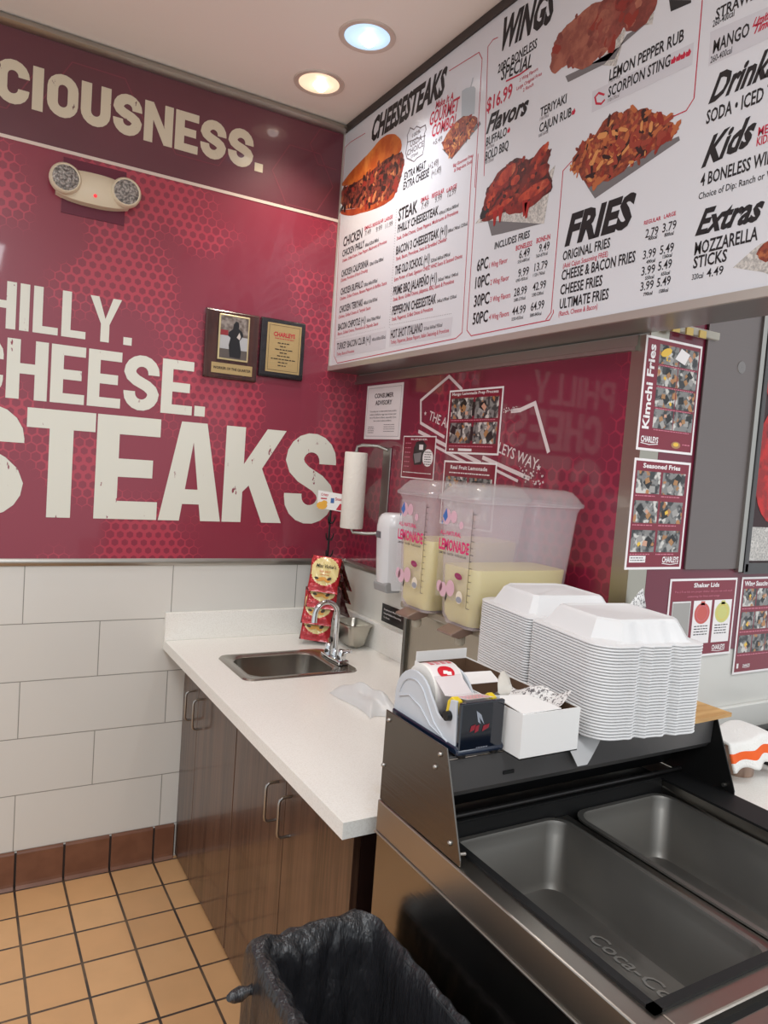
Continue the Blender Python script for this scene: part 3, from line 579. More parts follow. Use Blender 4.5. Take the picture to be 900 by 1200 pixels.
# ------------------------------------------------------------------ ceiling downlights and emergency light
def downlight(x, y, label, tint, warm):
    t = thing('ceiling_light', label, 'ceiling light', (x, y, Zc))
    MB().lathe([(.072, .0), (.074, -.004), (.090, -.005), (.092, 0.0)], (x, y, Zc), seg=40).build('trim_ring', mat('light_ring', (206, 190, 180), 0.4), t, smooth=40)
    MB().lathe([(.073, -.003), (.070, -.0045), (.052, -.0015), (.03, -.0008), (.002, -.0006)], (x, y, Zc), seg=40).build('reflector', mat('reflector_'+warm, tint, 0.25, 0.0, emit=tint, estr=0.9), t, smooth=60)
    MB().lathe([(.001, -.020), (.014, -.018), (.022, -.010), (.024, -.002)], (x+.012, y+.012, Zc), seg=24).build('bulb', mat('bulb_'+warm, (255, 255, 255), 0.3, emit=(255, 250, 240), estr=6.0), t, smooth=60)
downlight(-0.044, -0.252, 'round recessed ceiling light with warm cream glow, nearer the plum header', (232, 206, 176), 'warm')
downlight(-0.042, -0.612, 'round recessed ceiling light with cool bluish glow, nearer the camera', (176, 206, 232), 'cool')
t = thing('emergency_light', 'beige twin-head emergency light on the maroon mural', 'emergency light', (-0.75, -0.004, 2.46))
BEIGE = mat('beige_plastic', (222, 208, 182), 0.35)
rows = []
for i in range(21):
    s = -1+2*i/20; xx = -0.752+.118*s; hz = .0555*math.sqrt(max(0, 1-.55*abs(s)**2.4)); dd = .056*math.sqrt(max(0.02, 1-.5*s*s)); zc = 2.4615
    rows.append([(xx, -.004, zc-hz), (xx, -.004-dd*.72, zc-hz*.96), (xx, -.004-dd*.98, zc-hz*.45), (xx, -.004-dd, zc+hz*.12), (xx, -.004-dd*.80, zc+hz*.62), (xx, -.004-dd*.45, zc+hz*.98), (xx, -.004, zc+hz)])
m_ = MB().rows(rows, False); n_ = len(rows[0]); m_.add(rows[0], [tuple(range(n_))]); m_.add(rows[-1], [tuple(range(n_))])
m_.build('body', BEIGE, t, smooth=35)
MB().box(-0.85, -0.645, -.008, -.004, 2.37, 2.553).build('backplate', mat('plum_plate', (98, 22, 50), 0.3, coat=.4), t)
for sx, lab in ((-0.846, 0), (-0.652, 1)):
    hd = MB().lathe([(.010, .03), (.044, .012), (.050, -.004), (.050, -.020), (.045, -.028), (.041, -.026)], (sx, -.040, 2.4685), 'y', 30).build('lamp_head', BEIGE, t, smooth=40)
    l_ = MB().lathe([(.0412, -.0255), (.03, -.030), (.012, -.032), (.0005, -.032)], (sx, -.040, 2.4685), 'y', 26).build('lens', mat('facet_glass', (196, 190, 184), 0.12, 0.6, bump=((140, 140, 140), 0.9), vary=((120, 120, 120), (110, 106, 104), 0.35, 0.6)), hd, smooth=30)
MB().lathe([(.006, 0), (.005, -.003), (.0005, -.004)], (-0.751, -.0575, 2.434), 'y', 12).build('indicator', mat('red_led', (235, 60, 70), 0.3, emit=(255, 60, 70), estr=0.6), t, smooth=60)
# ------------------------------------------------------------------ the menu board
XM = 0.1905; FM = Frame((XM-0.0012, 0, 0), (0, -1, 0), (0, 0, 1))
t = thing('menu_board', 'long white hanging menu board with cheesesteaks, wings, fries and prices', 'menu board', (0.26, -1.2, 1.966))
MB().box(XM, XB-0.001, -2.60, -0.002, 1.966, Zc-0.002).build('housing', mat('menu_housing', (150, 146, 142), 0.32, 0.85), t)
MB().box(XM-0.0012, XM, -2.59, -0.006, 1.984, 2.918).build('face_panel', mat('menu_face', (212, 212, 217), 0.42, coat=0.12), t)
f = MB()
f.box(XM-.010, XM, -2.60, -0.002, 1.966, 1.985); f.box(XM-.008, XM, -0.008, -0.002, 1.985, 2.918); 
f.build('frame', mat('menu_frame', (196, 190, 182), 0.35, 0.6), t)
MB().box(XM-.008, XM, -2.60, -0.002, 2.918, 2.947).build('top_gap_shade', mat('menu_gap_shade', (70, 62, 60), 0.4, .5), t)  # dark strip stands in for the shaded gap below the ceiling
MK = mat('menu_black', (30, 25, 28), .5); MR = mat('menu_red', (186, 34, 62), .5); MG = mat('menu_grey', (120, 112, 114), .5)
L = MB(); mi = {'k': 0, 'r': 1, 'g': 2}
for (s, st, c, u0, z0, u1, z1, h) in MENU_TEXT:
    L.m(mi[c]); w = u1-u0; z = (z0+z1)/2 if st in 'hn' else z0
    kw = dict(bold=.02) if st == 'h' else dict(bold=.008)
    if st == 'b': kw = dict(bold=.046, shear=.22, rise=z1-z0)
    if st == 'c': kw = dict(bold=.02, shear=.12, rise=z1-z0)
    if st == 's': kw = dict(bold=.036, shear=.38, rise=z1-z0)
    text(L, FM, s, u0, z, w, h, **kw)
L.m(1)
for nm, pts in MENU_LINE.items(): fline(L, FM, pts, .0026)
L.m(2)
fline(L, FM, MENU_POLY['shield'], .004, closed=True); fline(L, FM, [(.512, 2.718), (.632, 2.700)], .003)
text(L, FM, '100%', .545, 2.722, .052, .014, bold=.01); text(L, FM, 'USDA', .535, 2.693, .075, .022, bold=.015); text(L, FM, 'CHOICE', .518, 2.669, .105, .020, bold=.015); text(L, FM, 'STEAK', .545, 2.652, .05, .011, bold=.01)
for i in range(46):
    disc(L, FM, .472+.0002*i, 2.50-.0092*i, .0016, seg=6)
for i in range(42): disc(L, FM, .49+.0091*i, 2.094-.0003*i, .0015, seg=6)
for i in range(40): disc(L, FM, .055+.010*i, 2.094-.0001*i, .0012, seg=6)
L.m(1)
for (u, v) in PEPPERS:
    fpoly(L, FM, [(u-.006, v-.006), (u+.004, v-.007), (u+.007, v), (u+.002, v+.009), (u-.002, v+.003), (u-.006, v+.005)])
fline(L, FM, HOT_ARC, .005)
# straw-red strokes under the words "Special" and "Limited Time"
fline(L, FM, [(1.05, 2.708), (1.11, 2.702), (1.15, 2.704)], .005)
L.build('lettering', [MK, MR, MG], t)
# printed food pictures
def foodmat(name, c1, c2, c3, sc, lo=.40, hi=.60, l3=.54, h3=.66):
    k = NT(name, .5, .1); v = k.obj(); n = k.noise(k.scale(v, (sc, sc, sc)), 1.0, 5, .65); n2 = k.noise(k.scale(v, (sc*.45, sc*.45, sc*.45), (3, 1, 7)), 1.0, 4, .6)
    a = k.mix(k.rng(n, lo, hi), lin(c1), lin(c2)); k.color(k.mix(k.rng(n2, l3, h3), a, lin(c3))); return k.m
BUN = foodmat('printed_bun', (206, 112, 44), (186, 84, 30), (222, 136, 64), 14)
BUNL = foodmat('printed_bun_low', (178, 76, 34), (150, 56, 26), (196, 98, 48), 18)
MEAT = foodmat('printed_meat', (66, 28, 26), (128, 54, 40), (170, 92, 58), 55)
WINGM = foodmat('printed_wings', (92, 20, 18), (136, 34, 26), (160, 60, 40), 30)
WINGH = foodmat('printed_wing_light', (150, 40, 28), (188, 70, 42), (204, 110, 70), 26)
WINGD = foodmat('printed_wing_dark', (48, 14, 14), (84, 20, 20), (110, 34, 28), 36)
WINGL = foodmat('printed_glare_wings', (132, 66, 54), (160, 92, 74), (178, 116, 94), 20)  # wings faded by glare, the glare mixed into the print colour
WINGP = foodmat('printed_glare_dark', (112, 46, 40), (140, 64, 54), (150, 80, 66), 26)  # darker tone of the same glare-faded wings
FRYM = foodmat('printed_fries', (104, 38, 30), (146, 64, 40), (176, 100, 60), 70)
NEWS = foodmat('printed_newsprint', (202, 196, 190), (160, 156, 152), (214, 208, 202), 160)
TRAYM = mat('printed_tray', (112, 108, 110), .5)
SAUCE = mat('printed_sauce', (156, 28, 24), .5)
q = MENU_POLY; rn = random.Random(11); P = MB()
mats_ = [BUN, MEAT, WINGM, WINGL, FRYM, NEWS, TRAYM, SAUCE, mat('printed_cup', (176, 184, 190), .5), mat('printed_box_grey', (200, 198, 204), .5), mat('printed_fry_light', (206, 140, 84), .5), mat('printed_meat_dark', (50, 24, 24), .5),
         mat('printed_onion', (190, 116, 74), .5), mat('printed_red_chip', (138, 44, 34), .5), mat('printed_black', (40, 38, 40), .5), WINGH, WINGD, BUNL, WINGP, mat('printed_fry_mid', (178, 98, 58), .5), mat('printed_bacon', (150, 62, 48), .5)]
def pic(name):
    global P
    P.build(name, mats_, t); P = MB()
def wavy(pts, k=3, amp=.004):
    """soften a traced outline: cut the corners, then ripple it"""
    for _ in range(2):
        o = []
        for i in range(len(pts)):
            a, b_ = pts[i], pts[(i+1) % len(pts)]; o += [(a[0]*.75+b_[0]*.25, a[1]*.75+b_[1]*.25), (a[0]*.25+b_[0]*.75, a[1]*.25+b_[1]*.75)]
        pts = o
    return [(a+rn.uniform(-amp, amp), b_+rn.uniform(-amp, amp)) for a, b_ in pts]
def pp(nm, i, d, w=None): fpoly(P.m(i), FM, wavy(q[nm], 3, w) if w is not None else q[nm], d)
for nm in ('scorpbox', 'mangobox', 'hotbox', 'clubbox'): pp(nm, 9, .0003); pic('grey_box')
def inside(pt, poly):
    c = False; n = len(poly)
    for i in range(n):
        (x1, y1), (x2, y2) = poly[i], poly[i-1]
        if (y1 > pt[1]) != (y2 > pt[1]) and pt[0] < (x2-x1)*(pt[1]-y1)/(y2-y1)+x1: c = not c
    return c
def bits(nm, n, mlist, lo, hi, asp, d0, ang=None):
    poly = q[nm]; us = [p[0] for p in poly]; vs = [p[1] for p in poly]; k = 0
    while k < n:
        u, v = rn.uniform(min(us), max(us)), rn.uniform(min(vs), max(vs))
        if not inside((u, v), poly): continue
        a = rn.uniform(0, math.pi) if ang is None else rn.gauss(ang, .6); l = rn.uniform(lo, hi); w = l/asp*rn.uniform(.7, 1.3); c, s = math.cos(a), math.sin(a)
        fpoly(P.m(rn.choice(mlist)), FM, [(u+x*c-y*s, v+x*s+y*c) for x, y in [(-l, -w*.5), (-l*.6, -w), (l*.7, -w*.9), (l, 0), (l*.6, w), (-l*.7, w*.8)]], d0+.000002*k); k += 1
def lump(mi_, u, v, a, b_, r, d):
    c, s = math.cos(r), math.sin(r); pts = []
    for i in range(20):
        x = 2*math.pi*i/20; f_ = 1+rn.uniform(-.07, .07); pts.append((u+a*f_*math.cos(x)*c-b_*f_*math.sin(x)*s, v+a*f_*math.cos(x)*s+b_*f_*math.sin(x)*c))
    fpoly(P.m(mi_), FM, pts, d)
pp('bunlow', 17, .0003, .001); pp('filling', 1, .0004, .004); pp('bun', 0, .0005, .001)
bits('filling', 150, [11, 11, 11, 1, 12, 13, 1, 13], .006, .020, 2.0, .00055)
pic('cheesesteak_picture')
pp('cup', 8, .0004); pp('straw', 8, .0005); pp('combotray', 6, .0003); pp('combofries', 4, .0004, .003); bits('combofries', 90, [10, 19, 13, 4, 11, 19], .005, .012, 3.2, .00045)
pic('combo_picture')
pp('wingspaperA', 5, .0003); pp('tray', 6, .0004); pp('wingsA', 3, .0005, .004)
for (u, v, a, b_, mm) in [(1.47, 2.715, .075, .05, 18), (1.53, 2.67, .05, .04, 18), (1.40, 2.68, .06, .05, 3), (1.30, 2.70, .06, .05, 3), (1.45, 2.67, .05, .035, 18), (1.36, 2.65, .055, .035, 3), (1.27, 2.675, .035, .03, 3), (1.35, 2.73, .05, .03, 3), (1.50, 2.73, .05, .03, 2)]: lump(mm, u, v, a, b_, rn.uniform(-.5, .5), .00052+len(P.f)*1e-6)
bits('wingsA', 50, [3, 18, 13, 18], .008, .022, 1.7, .00062)
pic('boneless_wings_picture')
pp('blackcup', 14, .0004); pic('dark_cup_picture')
pp('wingtrayC', 6, .0003); pp('wingpaperC', 5, .0004); pp('wingsC', 16, .0005, .002)
for k_, (u, v, a, b_, r, mm) in enumerate([(1.205, 2.425, .066, .022, .75, 2), (1.235, 2.45, .03, .013, .8, 15), (1.075, 2.428, .065, .034, .30, 2), (1.085, 2.437, .045, .020, .35, 15), (1.19, 2.348, .092, .034, .10, 2), (1.21, 2.358, .065, .016, .12, 15), (1.03, 2.392, .042, .026, .4, 2), (1.03, 2.398, .026, .012, .4, 15),
        (1.10, 2.372, .075, .030, .30, 16), (1.10, 2.380, .055, .016, .32, 2), (1.07, 2.350, .085, .020, .18, 2), (1.07, 2.354, .06, .009, .18, 15), (1.235, 2.400, .035, .018, .1, 2), (1.16, 2.405, .035, .016, -.4, 16), (1.13, 2.41, .02, .012, .2, 15), (.998, 2.355, .022, .016, .4, 14)]): lump(mm, u, v, a, b_, r, .00055+.00001*k_)
bits('wingsC', 60, [13, 15, 16, 2], .003, .010, 1.7, .00075)
for (u, v) in [(1.05, 2.318), (1.075, 2.322), (1.18, 2.312), (1.19, 2.305)]: fpoly(P.m(7), FM, [(u-.012, v+.03), (u+.012, v+.03), (u+.004, v-.012), (u-.003, v-.014)], .0009)
pic('wings_picture')
pp('friestray', 6, .0003); pp('friespic', 4, .0004, .005); bits('friespic', 230, [10, 19, 13, 20, 4, 11, 20, 19], .006, .019, 3.0, .00045)
pic('fries_picture')
pp('mozz', 5, .0003); pp('mozzsticks', 4, .0004, .003); pic('mozzarella_picture')

# ------------------------------------------------------------------ posters and signs
PHOTO = NT('printed_photo', .35, .35); _v = PHOTO.obj()
_a = PHOTO.mix(PHOTO.rng(PHOTO.noise(_v, 42, 3), .44, .56), lin((44, 44, 46)), lin((128, 126, 124)))
_b = PHOTO.mix(PHOTO.rng(PHOTO.noise(PHOTO.scale(_v, (1, 1, 1), (4, 2, 9)), 34, 2), .55, .62), _a, lin((206, 202, 196)))
PHOTO.color(PHOTO.mix(PHOTO.rng(PHOTO.noise(PHOTO.scale(_v, (1, 1, 1), (9, 5, 3)), 30, 2), .60, .66), _b, lin((178, 122, 72)))); PHOTO = PHOTO.m
PM = [mat('poster_white', (238, 232, 232), .3, coat=.3), mat('poster_maroon', (124, 14, 42), .3, coat=.4), PHOTO, mat('poster_black', (22, 20, 22), .3, coat=.3), mat('poster_tan', (168, 122, 78), .35, coat=.3),
      mat('poster_yellow', (232, 188, 64), .35, coat=.3), mat('poster_grey', (122, 118, 120), .35, coat=.3), mat('poster_pale_red', (208, 120, 140), .35), mat('poster_skin', (206, 156, 132), .35), mat('poster_red', (200, 92, 84), .35), mat('poster_lime', (204, 202, 124), .35), mat('poster_photo_light', (160, 156, 152), .35, coat=.3)]
def sheet(name, label, cat, F, u0, u1, v0, v1, draw, border=.006, base=1):
    mb = MB(); th = .0012
    c = [F.p(u0, v0, 0.0002), F.p(u1, v0, 0.0002), F.p(u1, v1, 0.0002), F.p(u0, v1, 0.0002)]; e = [p+F.N*th for p in c]
    mb.m(0).add(c+e, [(3, 2, 1, 0), (4, 5, 6, 7), (0, 1, 5, 4), (1, 2, 6, 5), (2, 3, 7, 6), (3, 0, 4, 7)])
    G = Frame(F.p(u0, v0, th+.0002), F.U, F.V); w, h = u1-u0, v1-v0
    if base is not None: rect(mb.m(base), G, border, w-border, border, h-border, .0002)
    draw(mb, G, w, h)
    ctr = F.p((u0+u1)/2, v0, 0)
    for i in range(len(mb.v)): mb.v[i] = tuple(Vector(mb.v[i])-ctr)
    o = mb.build(name, PM); o.location = ctr
    return tag(o, label, cat)
def photo(mb, G, u0, u1, v0, v1, rnd, kind='food'):
    rect(mb.m(2), G, u0, u1, v0, v1, .0004); cu, cv, w, h = (u0+u1)/2, (v0+v1)/2, u1-u0, v1-v0
    def quad(i, a, b_, l, k_, r, d):
        c, s = math.cos(r), math.sin(r); pts = [(cu+a*w+(x*c-y*s), cv+b_*h+(x*s+y*c)) for x, y in [(-l*w, -k_*h), (l*w, -k_*h), (l*w*.9, k_*h), (-l*w*.8, k_*h)]]
        pts = [(min(max(x, u0), u1), min(max(y, v0), v1)) for x, y in pts]; fpoly(mb.m(i), G, pts, d)
    quad(3, rnd.uniform(-.3, .3), rnd.uniform(-.2, .3), .15, .2, rnd.uniform(-1, 1), .0005)
    quad(11, rnd.uniform(-.25, .25), rnd.uniform(-.3, .1), .13, .15, rnd.uniform(-1, 1), .0006)
    quad(rnd.choice([4, 5, 4, 8]), rnd.uniform(-.15, .15), rnd.uniform(-.2, .1), .10, .12, rnd.uniform(-1, 1), .0007)
    quad(rnd.choice([8, 5, 4, 6]), rnd.uniform(-.3, .3), rnd.uniform(-.3, .3), .07, .08, rnd.uniform(-1, 1), .0008)
def logo(mb, G, u, v, w):
    text(mb.m(0), G, 'CHARLEYS', u, v, w, w*.24, .0006, bold=.03); fline(mb.m(0), G, [(u, v-w*.04), (u+w*.5, v-w*.09), (u+w, v-w*.04)], w*.03, .0006)
def d_consumer(mb, G, w, h):
    m = .012; fline(mb.m(6), G, [(m, m), (w-m, m), (w-m, h-m), (m, h-m)], .0012, .0006, True)
    text(mb.m(3), G, 'CONSUMER', w/2, h*.76, w*.52, h*.085, .0006, .02, align='c'); text(mb, G, 'ADVISORY', w/2, h*.63, w*.46, h*.085, .0006, .02, align='c')
    for i, s in enumerate(['Consuming raw or undercooked meats, poultry,', 'seafood, shellfish or eggs may increase your', 'risk of foodborne illness, especially if you', 'have certain medical conditions.']):
        text(mb.m(6), G, s, w/2, h*(.50-.058*i), w*(.74 if i < 3 else .5), h*.03, .0006, .012, align='c')
    rn = random.Random(1)
    for i in range(4): scribble(mb.m(6), G, w*.1, w*.28, h*(.22-.035*i), h*.016, rn); scribble(mb, G, w*.55, w*.85, h*(.26-.04*i), h*.014, rn)
sheet('notice', 'white CONSUMER ADVISORY sheet, left end of the maroon wall under the menu', 'notice', FB, .100, .387, 1.697, 1.914, d_consumer, base=None)
def d_week(mb, G, w, h):
    rn = random.Random(5); text(mb.m(0), G, 'Mango Lemonade Prep Process', w*.06, h*.915, w*.86, h*.045, .0006, .02)
    for r in range(2):
        for c in range(2): photo(mb, G, w*(.06+.46*c), w*(.48+.46*c), h*(.545-.38*r), h*(.865-.38*r), rn)
        scribble(mb.m(7), G, w*.07, w*.90, h*(.515-.40*r), h*.016, rn)
        text(mb.m(3), G, 'I', w*.47, h*(.6-.38*r), w*.05, h*.2, .0009, .05)
    scribble(mb.m(0), G, w*.08, w*.2, h*.055, h*.03, rn); rect(mb.m(0), G, w*.26, w*.52, h*.045, h*.085, .0006)
sheet('instruction_poster', 'maroon lemonade preparation poster with four photos, below the menu board', 'poster', FB, .697, .987, 1.652, 1.866, d_week)
def d_small(mb, G, w, h):
    rn = random.Random(6); text(mb.m(0), G, 'BLENDER', w*.25, h*.90, w*.5, h*.04, .0006, .01)
    for i in range(6): scribble(mb.m(7), G, w*.08, w*.26, h*(.82-.11*i), h*.022, rn)
    fpoly(mb.m(3), G, [(w*.36, h*.72), (w*.42, h*.86), (w*.62, h*.90), (w*.74, h*.78), (w*.68, h*.55), (w*.62, h*.34), (w*.40, h*.32), (w*.34, h*.50)], .0005)
    fpoly(mb.m(6), G, [(w*.36, h*.58), (w*.60, h*.62), (w*.58, h*.40), (w*.42, h*.36)], .0006); rect(mb.m(0), G, w*.52, w*.64, h*.68, h*.80, .0007)
    disc(mb.m(0), G, w*.80, h*.50, w*.155, h*.20, .0008, 22)
    for i in range(6): scribble(mb.m(3), G, w*.70, w*.90, h*(.62-.055*i), h*.022, rn, .001)
    scribble(mb.m(0), G, w*.06, w*.94, h*.13, h*.022, rn)
sheet('instruction_poster', 'small red poster with a black blender jug and white oval, beside the paper towels', 'poster', FB, .416, .636, 1.555, 1.711, d_small, .004)
def d_fruit(mb, G, w, h):
    rn = random.Random(7); text(mb.m(0), G, 'Real Fruit Lemonade', w*.14, h*.875, w*.7, h*.06, .0006, .02)
    scribble(mb.m(0), G, w*.12, w*.9, h*.81, h*.02, rn)
    for r in range(2):
        for c in range(2): photo(mb, G, w*(.06+.46*c), w*(.48+.46*c), h*(.46-.38*r), h*(.76-.38*r), rn)
sheet('instruction_poster', 'maroon Real Fruit Lemonade poster partly hidden behind the drink bowls', 'poster', FB, .697, .985, 1.41, 1.628, d_fruit)
def d_kim(mb, G, w, h):
    rn = random.Random(8); text(mb.m(0), G, 'Kimchi Fries', w*.17, h*.19, h*.74, w*.115, .0006, .03, rot=math.pi/2)
    for r in range(4):
        for c in range(2): photo(mb, G, w*(.24+.36*c), w*(.585+.36*c), h*(.775-.19*r), h*(.945-.19*r), rn)
        scribble(mb.m(7), G, w*.26, w*.9, h*(.758-.19*r), h*.009, rn)
    fpoly(mb.m(0), G, [(w*.52, h*.84), (w*.62, h*.94), (w*.78, h*.90), (w*.70, h*.80)], .001); disc(mb.m(5), G, w*.36, h*.88, w*.10, h*.035, .001, 10, .4)
    logo(mb, G, w*.06, h*.075, w*.30); disc(mb.m(4), G, w*.68, h*.075, w*.085, h*.032, .0008, 12); disc(mb.m(5), G, w*.68, h*.08, w*.05, h*.018, .0009, 9)
    scribble(mb.m(7), G, w*.80, w*.94, h*.08, h*.012, rn)
sheet('instruction_poster', 'Kimchi Fries poster with its title running up the left side', 'poster', FC, .308, .516, 1.680, 1.958, d_kim)
def d_sea(mb, G, w, h):
    rn = random.Random(9); text(mb.m(0), G, 'Seasoned Fries', w*.15, h*.92, w*.66, h*.042, .0006, .03)
    for r in range(3):
        for c in range(2):
            photo(mb, G, w*(.06+.45*c), w*(.47+.45*c), h*(.69-.265*r), h*(.89-.265*r), rn); scribble(mb.m(7), G, w*(.06+.45*c), w*(.40+.45*c), h*(.665-.265*r), h*.011, rn)
    rect(mb.m(0), G, w*.06, w*.34, h*.065, h*.125, .0006); scribble(mb.m(6), G, w*.08, w*.32, h*.08, h*.012, rn, .0008); scribble(mb, G, w*.08, w*.3, h*.102, h*.012, rn, .0008)
    logo(mb, G, w*.64, h*.065, w*.30)
sheet('instruction_poster', 'Seasoned Fries poster with six photos, hung below the Kimchi Fries poster', 'poster', FC, .307, .516, 1.383, 1.660, d_sea)
def d_sha(mb, G, w, h):
    rn = random.Random(10); text(mb.m(0), G, 'Shaker Lids', w*.34, h*.89, w*.38, h*.055, .0006, .03); text(mb.m(7), G, 'The 2 fl oz lids are proper shaker lids you use with each', w/2, h*.825, w*.86, h*.026, .0006, align='c'); text(mb, G, 'seasoning for fries and wings', w/2, h*.765, w*.48, h*.026, .0006, align='c')
    for i in range(3): rect(mb.m(0 if i else 6), G, w*(.055+.31*i), w*(.325+.31*i), h*.17, h*.72, .0005)
    rect(mb.m(0), G, w*.06, w*.32, h*.175, h*.715, .0006); rect(mb.m(11), G, w*.065, w*.315, h*.19, h*.70, .0007)
    for i, m in ((1, 9), (2, 10)):
        cu = w*(.19+.31*i); disc(mb.m(m), G, cu, h*.555, w*.115, h*.135, .0007, 24); rect(mb, G, cu-w*.03, cu+w*.03, h*.66, h*.71, .0007); fline(mb.m(7 if i == 1 else 5), G, [(cu+w*.085*math.cos(q*.5236), h*.555+h*.10*math.sin(q*.5236)) for q in range(12)], .0014, .0008, True)
        for j in range(4): scribble(mb.m(3), G, cu-w*.1, cu+w*.1, h*(.385-.035*j), h*.016, rn)
    logo(mb, G, w*.70, h*.075, w*.20)
sheet('instruction_poster', 'Shaker Lids poster with a red and a yellow lid on white cards', 'poster', FC, .482, .760, 1.143, 1.357, d_sha)
def d_wing(mb, G, w, h):
    rn = random.Random(12); text(mb.m(0), G, 'Wing Saucing', w*.06, h*.91, w*.55, h*.05, .0006, .03)
    for r in range(3):
        for c in range(3): photo(mb, G, w*(.06+.30*c), w*(.34+.30*c), h*(.70-.24*r), h*(.88-.24*r), rn)
        scribble(mb.m(7), G, w*.06, w*.9, h*(.67-.24*r), h*.012, rn)
    logo(mb, G, w*.2, h*.07, w*.16); rect(mb.m(0), G, w*.07, w*.11, h*.06, h*.11, .0006)
sheet('instruction_poster', 'Wing Saucing poster at the right edge, beside the Shaker Lids poster', 'poster', FC, .781, .99, 1.08, 1.358, d_wing)
# steel sheet and wings picture on the alcove wall
t = thing('wall_cladding', 'tall brushed steel wall sheet between the fries posters and the red picture', 'wall cladding', (.64, -1.534, 1.38))
MB().box(.528, .754, -1.542, -1.534, 1.382, 2.30).build('sheet', mat('alcove_steel', (126, 117, 115), .38, .85, bump=((2, 2, 200), .04)), t, bevel=.002)
MB().lathe([(.017, 0), (.016, -.0015), (.013, -.0018), (.001, -.0018)], (.672, -1.542, 1.925), 'y', 20).build('plug', mat('alcove_plug', (140, 134, 132), .38, .9), t, smooth=40)
MB().box(.742, .760, -1.548, -1.534, 1.375, 2.30).build('edge_strip', ALU, t)
t = thing('framed_picture', 'large framed print of glossy red chicken wings on newsprint, at the right edge', 'picture', (1.0, -1.534, 1.37))
f = MB(); f.box(.766, .784, -1.550, -1.534, 1.372, 2.30).box(.766, 1.45, -1.550, -1.534, 1.372, 1.400); f.build('frame', mat('picture_frame_grey', (92, 90, 90), .4, .6), t, bevel=.003)
G = Frame((0, -1.5402, 0), (1, 0, 0), (0, 0, 1)); pr = MB(); pr.m(0).box(.784, 1.45, -1.540, -1.534, 1.40, 2.30)
rect(pr.m(1), G, .785, 1.45, 1.405, 1.50, .0004)
for (u, v, a, b_, r) in [(.872, 1.95, .098, .13, .1), (.882, 1.68, .106, .17, .05), (1.1, 1.8, .15, .12, 0), (.86, 2.14, .09, .09, .5), (1.15, 1.58, .16, .11, .2), (1.1, 2.08, .16, .13, 0)]: disc(pr.m(2), G, u, v, a, b_, .0006, 26, r)
REDW = foodmat('printed_red_wings', (150, 14, 16), (196, 22, 20), (112, 8, 12), 24)
pr.build('print', [mat('print_dark', (46, 14, 18), .4), NEWS, REDW], t)
# clear clip fixture above the posters
t = thing('clip_rail', 'small clear plastic clip rail with yellow tags above the Kimchi Fries poster', 'clip rail', (.44, -1.534, 1.985))
MB().box(.34, .56, -1.552, -1.534, 1.978, 1.998).build('rail', mat('clear_plastic', (214, 210, 196), .2, alpha=.55), t, bevel=.003)
for i in range(3): MB().box(.375+.05*i, .40+.05*i, -1.556, -1.552, 1.974, 1.992).build('tag_insert', mat('yellow_tag', (196, 168, 96), .5), t)

# ------------------------------------------------------------------ plaques on the mural
def plaque(name, label, x0, x1, z0, z1, m, lean=.0):
    t = thing(name, label, 'plaque', ((x0+x1)/2, -.004, z0))
    MB().prism([(-.004, z0), (-.018, z0), (-.024, z0+.006), (-.024, z1-.006), (-.018, z1), (-.004, z1)], 'x', x0, x1).build('board', m, t, bevel=.003)
    return t, Frame((x0, -.0242, z0), (1, 0, 0), (0, 0, 1))
GOLD = mat('brass_plate', (188, 162, 114), .3, .35); GOLDE = mat('gold_edge', (214, 196, 150), .3, .6)
t, G = plaque('award_plaque', 'brown wooden award plaque with a framed photo of a person in black', -.339, -.130, 1.879, 2.137, mat('dark_wood_plaque', (58, 28, 24), .25, coat=.5, vary=((60, 60, 6), (72, 36, 28), .4, .6)))
p_ = MB().box(-.291, -.171, -.031, -.0245, 1.950, 2.121); p_.build('photo_frame', GOLDE, t, bevel=.002)
G2 = Frame((-.285, -.0313, 1.957), (1, 0, 0), (0, 0, 1)); ph = MB()
rect(ph.m(0), G2, 0, .108, 0, .158, .0002); rect(ph.m(1), G2, 0, .108, 0, .035, .0003); rect(ph.m(2), G2, 0, .108, .035, .085, .0003); rect(ph.m(3), G2, .0, .03, .085, .105, .0004)
fpoly(ph.m(4), G2, [(.040, .006), (.034, .05), (.040, .078), (.030, .085), (.032, .098), (.048, .112), (.050, .130), (.058, .142), (.068, .140), (.072, .126), (.070, .116), (.086, .104), (.090, .092), (.080, .076), (.076, .07), (.084, .03), (.082, .004)], .0006)
fpoly(ph.m(5), G2, [(.064, .082), (.074, .102), (.080, .086), (.076, .074)], .0008)
ph.build('photo', [mat('photo_foliage', (150, 140, 134), .4, vary=((40, 40, 40), (96, 84, 78), .4, .6)), mat('photo_ground', (92, 84, 80), .4), mat('photo_road', (176, 176, 178), .4), mat('photo_car', (140, 46, 52), .4), mat('photo_black', (30, 30, 34), .4), mat('photo_white', (200, 190, 184), .4)], t)
pl = MB().box(-.311, -.150, -.0262, -.0243, 1.899, 1.938); pl.build('nameplate', GOLD, t)
text(MB(), Frame((0, -.0264, 0), (1, 0, 0), (0, 0, 1)), 'WORKER OF THE QUARTER', -.304, 1.914, .148, .010, bold=.02).build('inscription', INK, t)
t, G = plaque('award_plaque', 'black award plaque with a gold plate and red lettering', -.121, .064, 1.908, 2.138, mat('black_plaque', (24, 22, 26), .22, coat=.5))
MB().box(-.097, .046, -.0262, -.0243, 1.930, 2.120).build('gold_plate', GOLD, t)
G = Frame((-.097, -.0264, 1.930), (1, 0, 0), (0, 0, 1)); L = MB(); rn = random.Random(21)
text(L.m(1), G, 'CHARLEYS', .0715, .140, .090, .017, bold=.03, align='c'); scribble(L, G, .032, .112, .131, .003, rn)
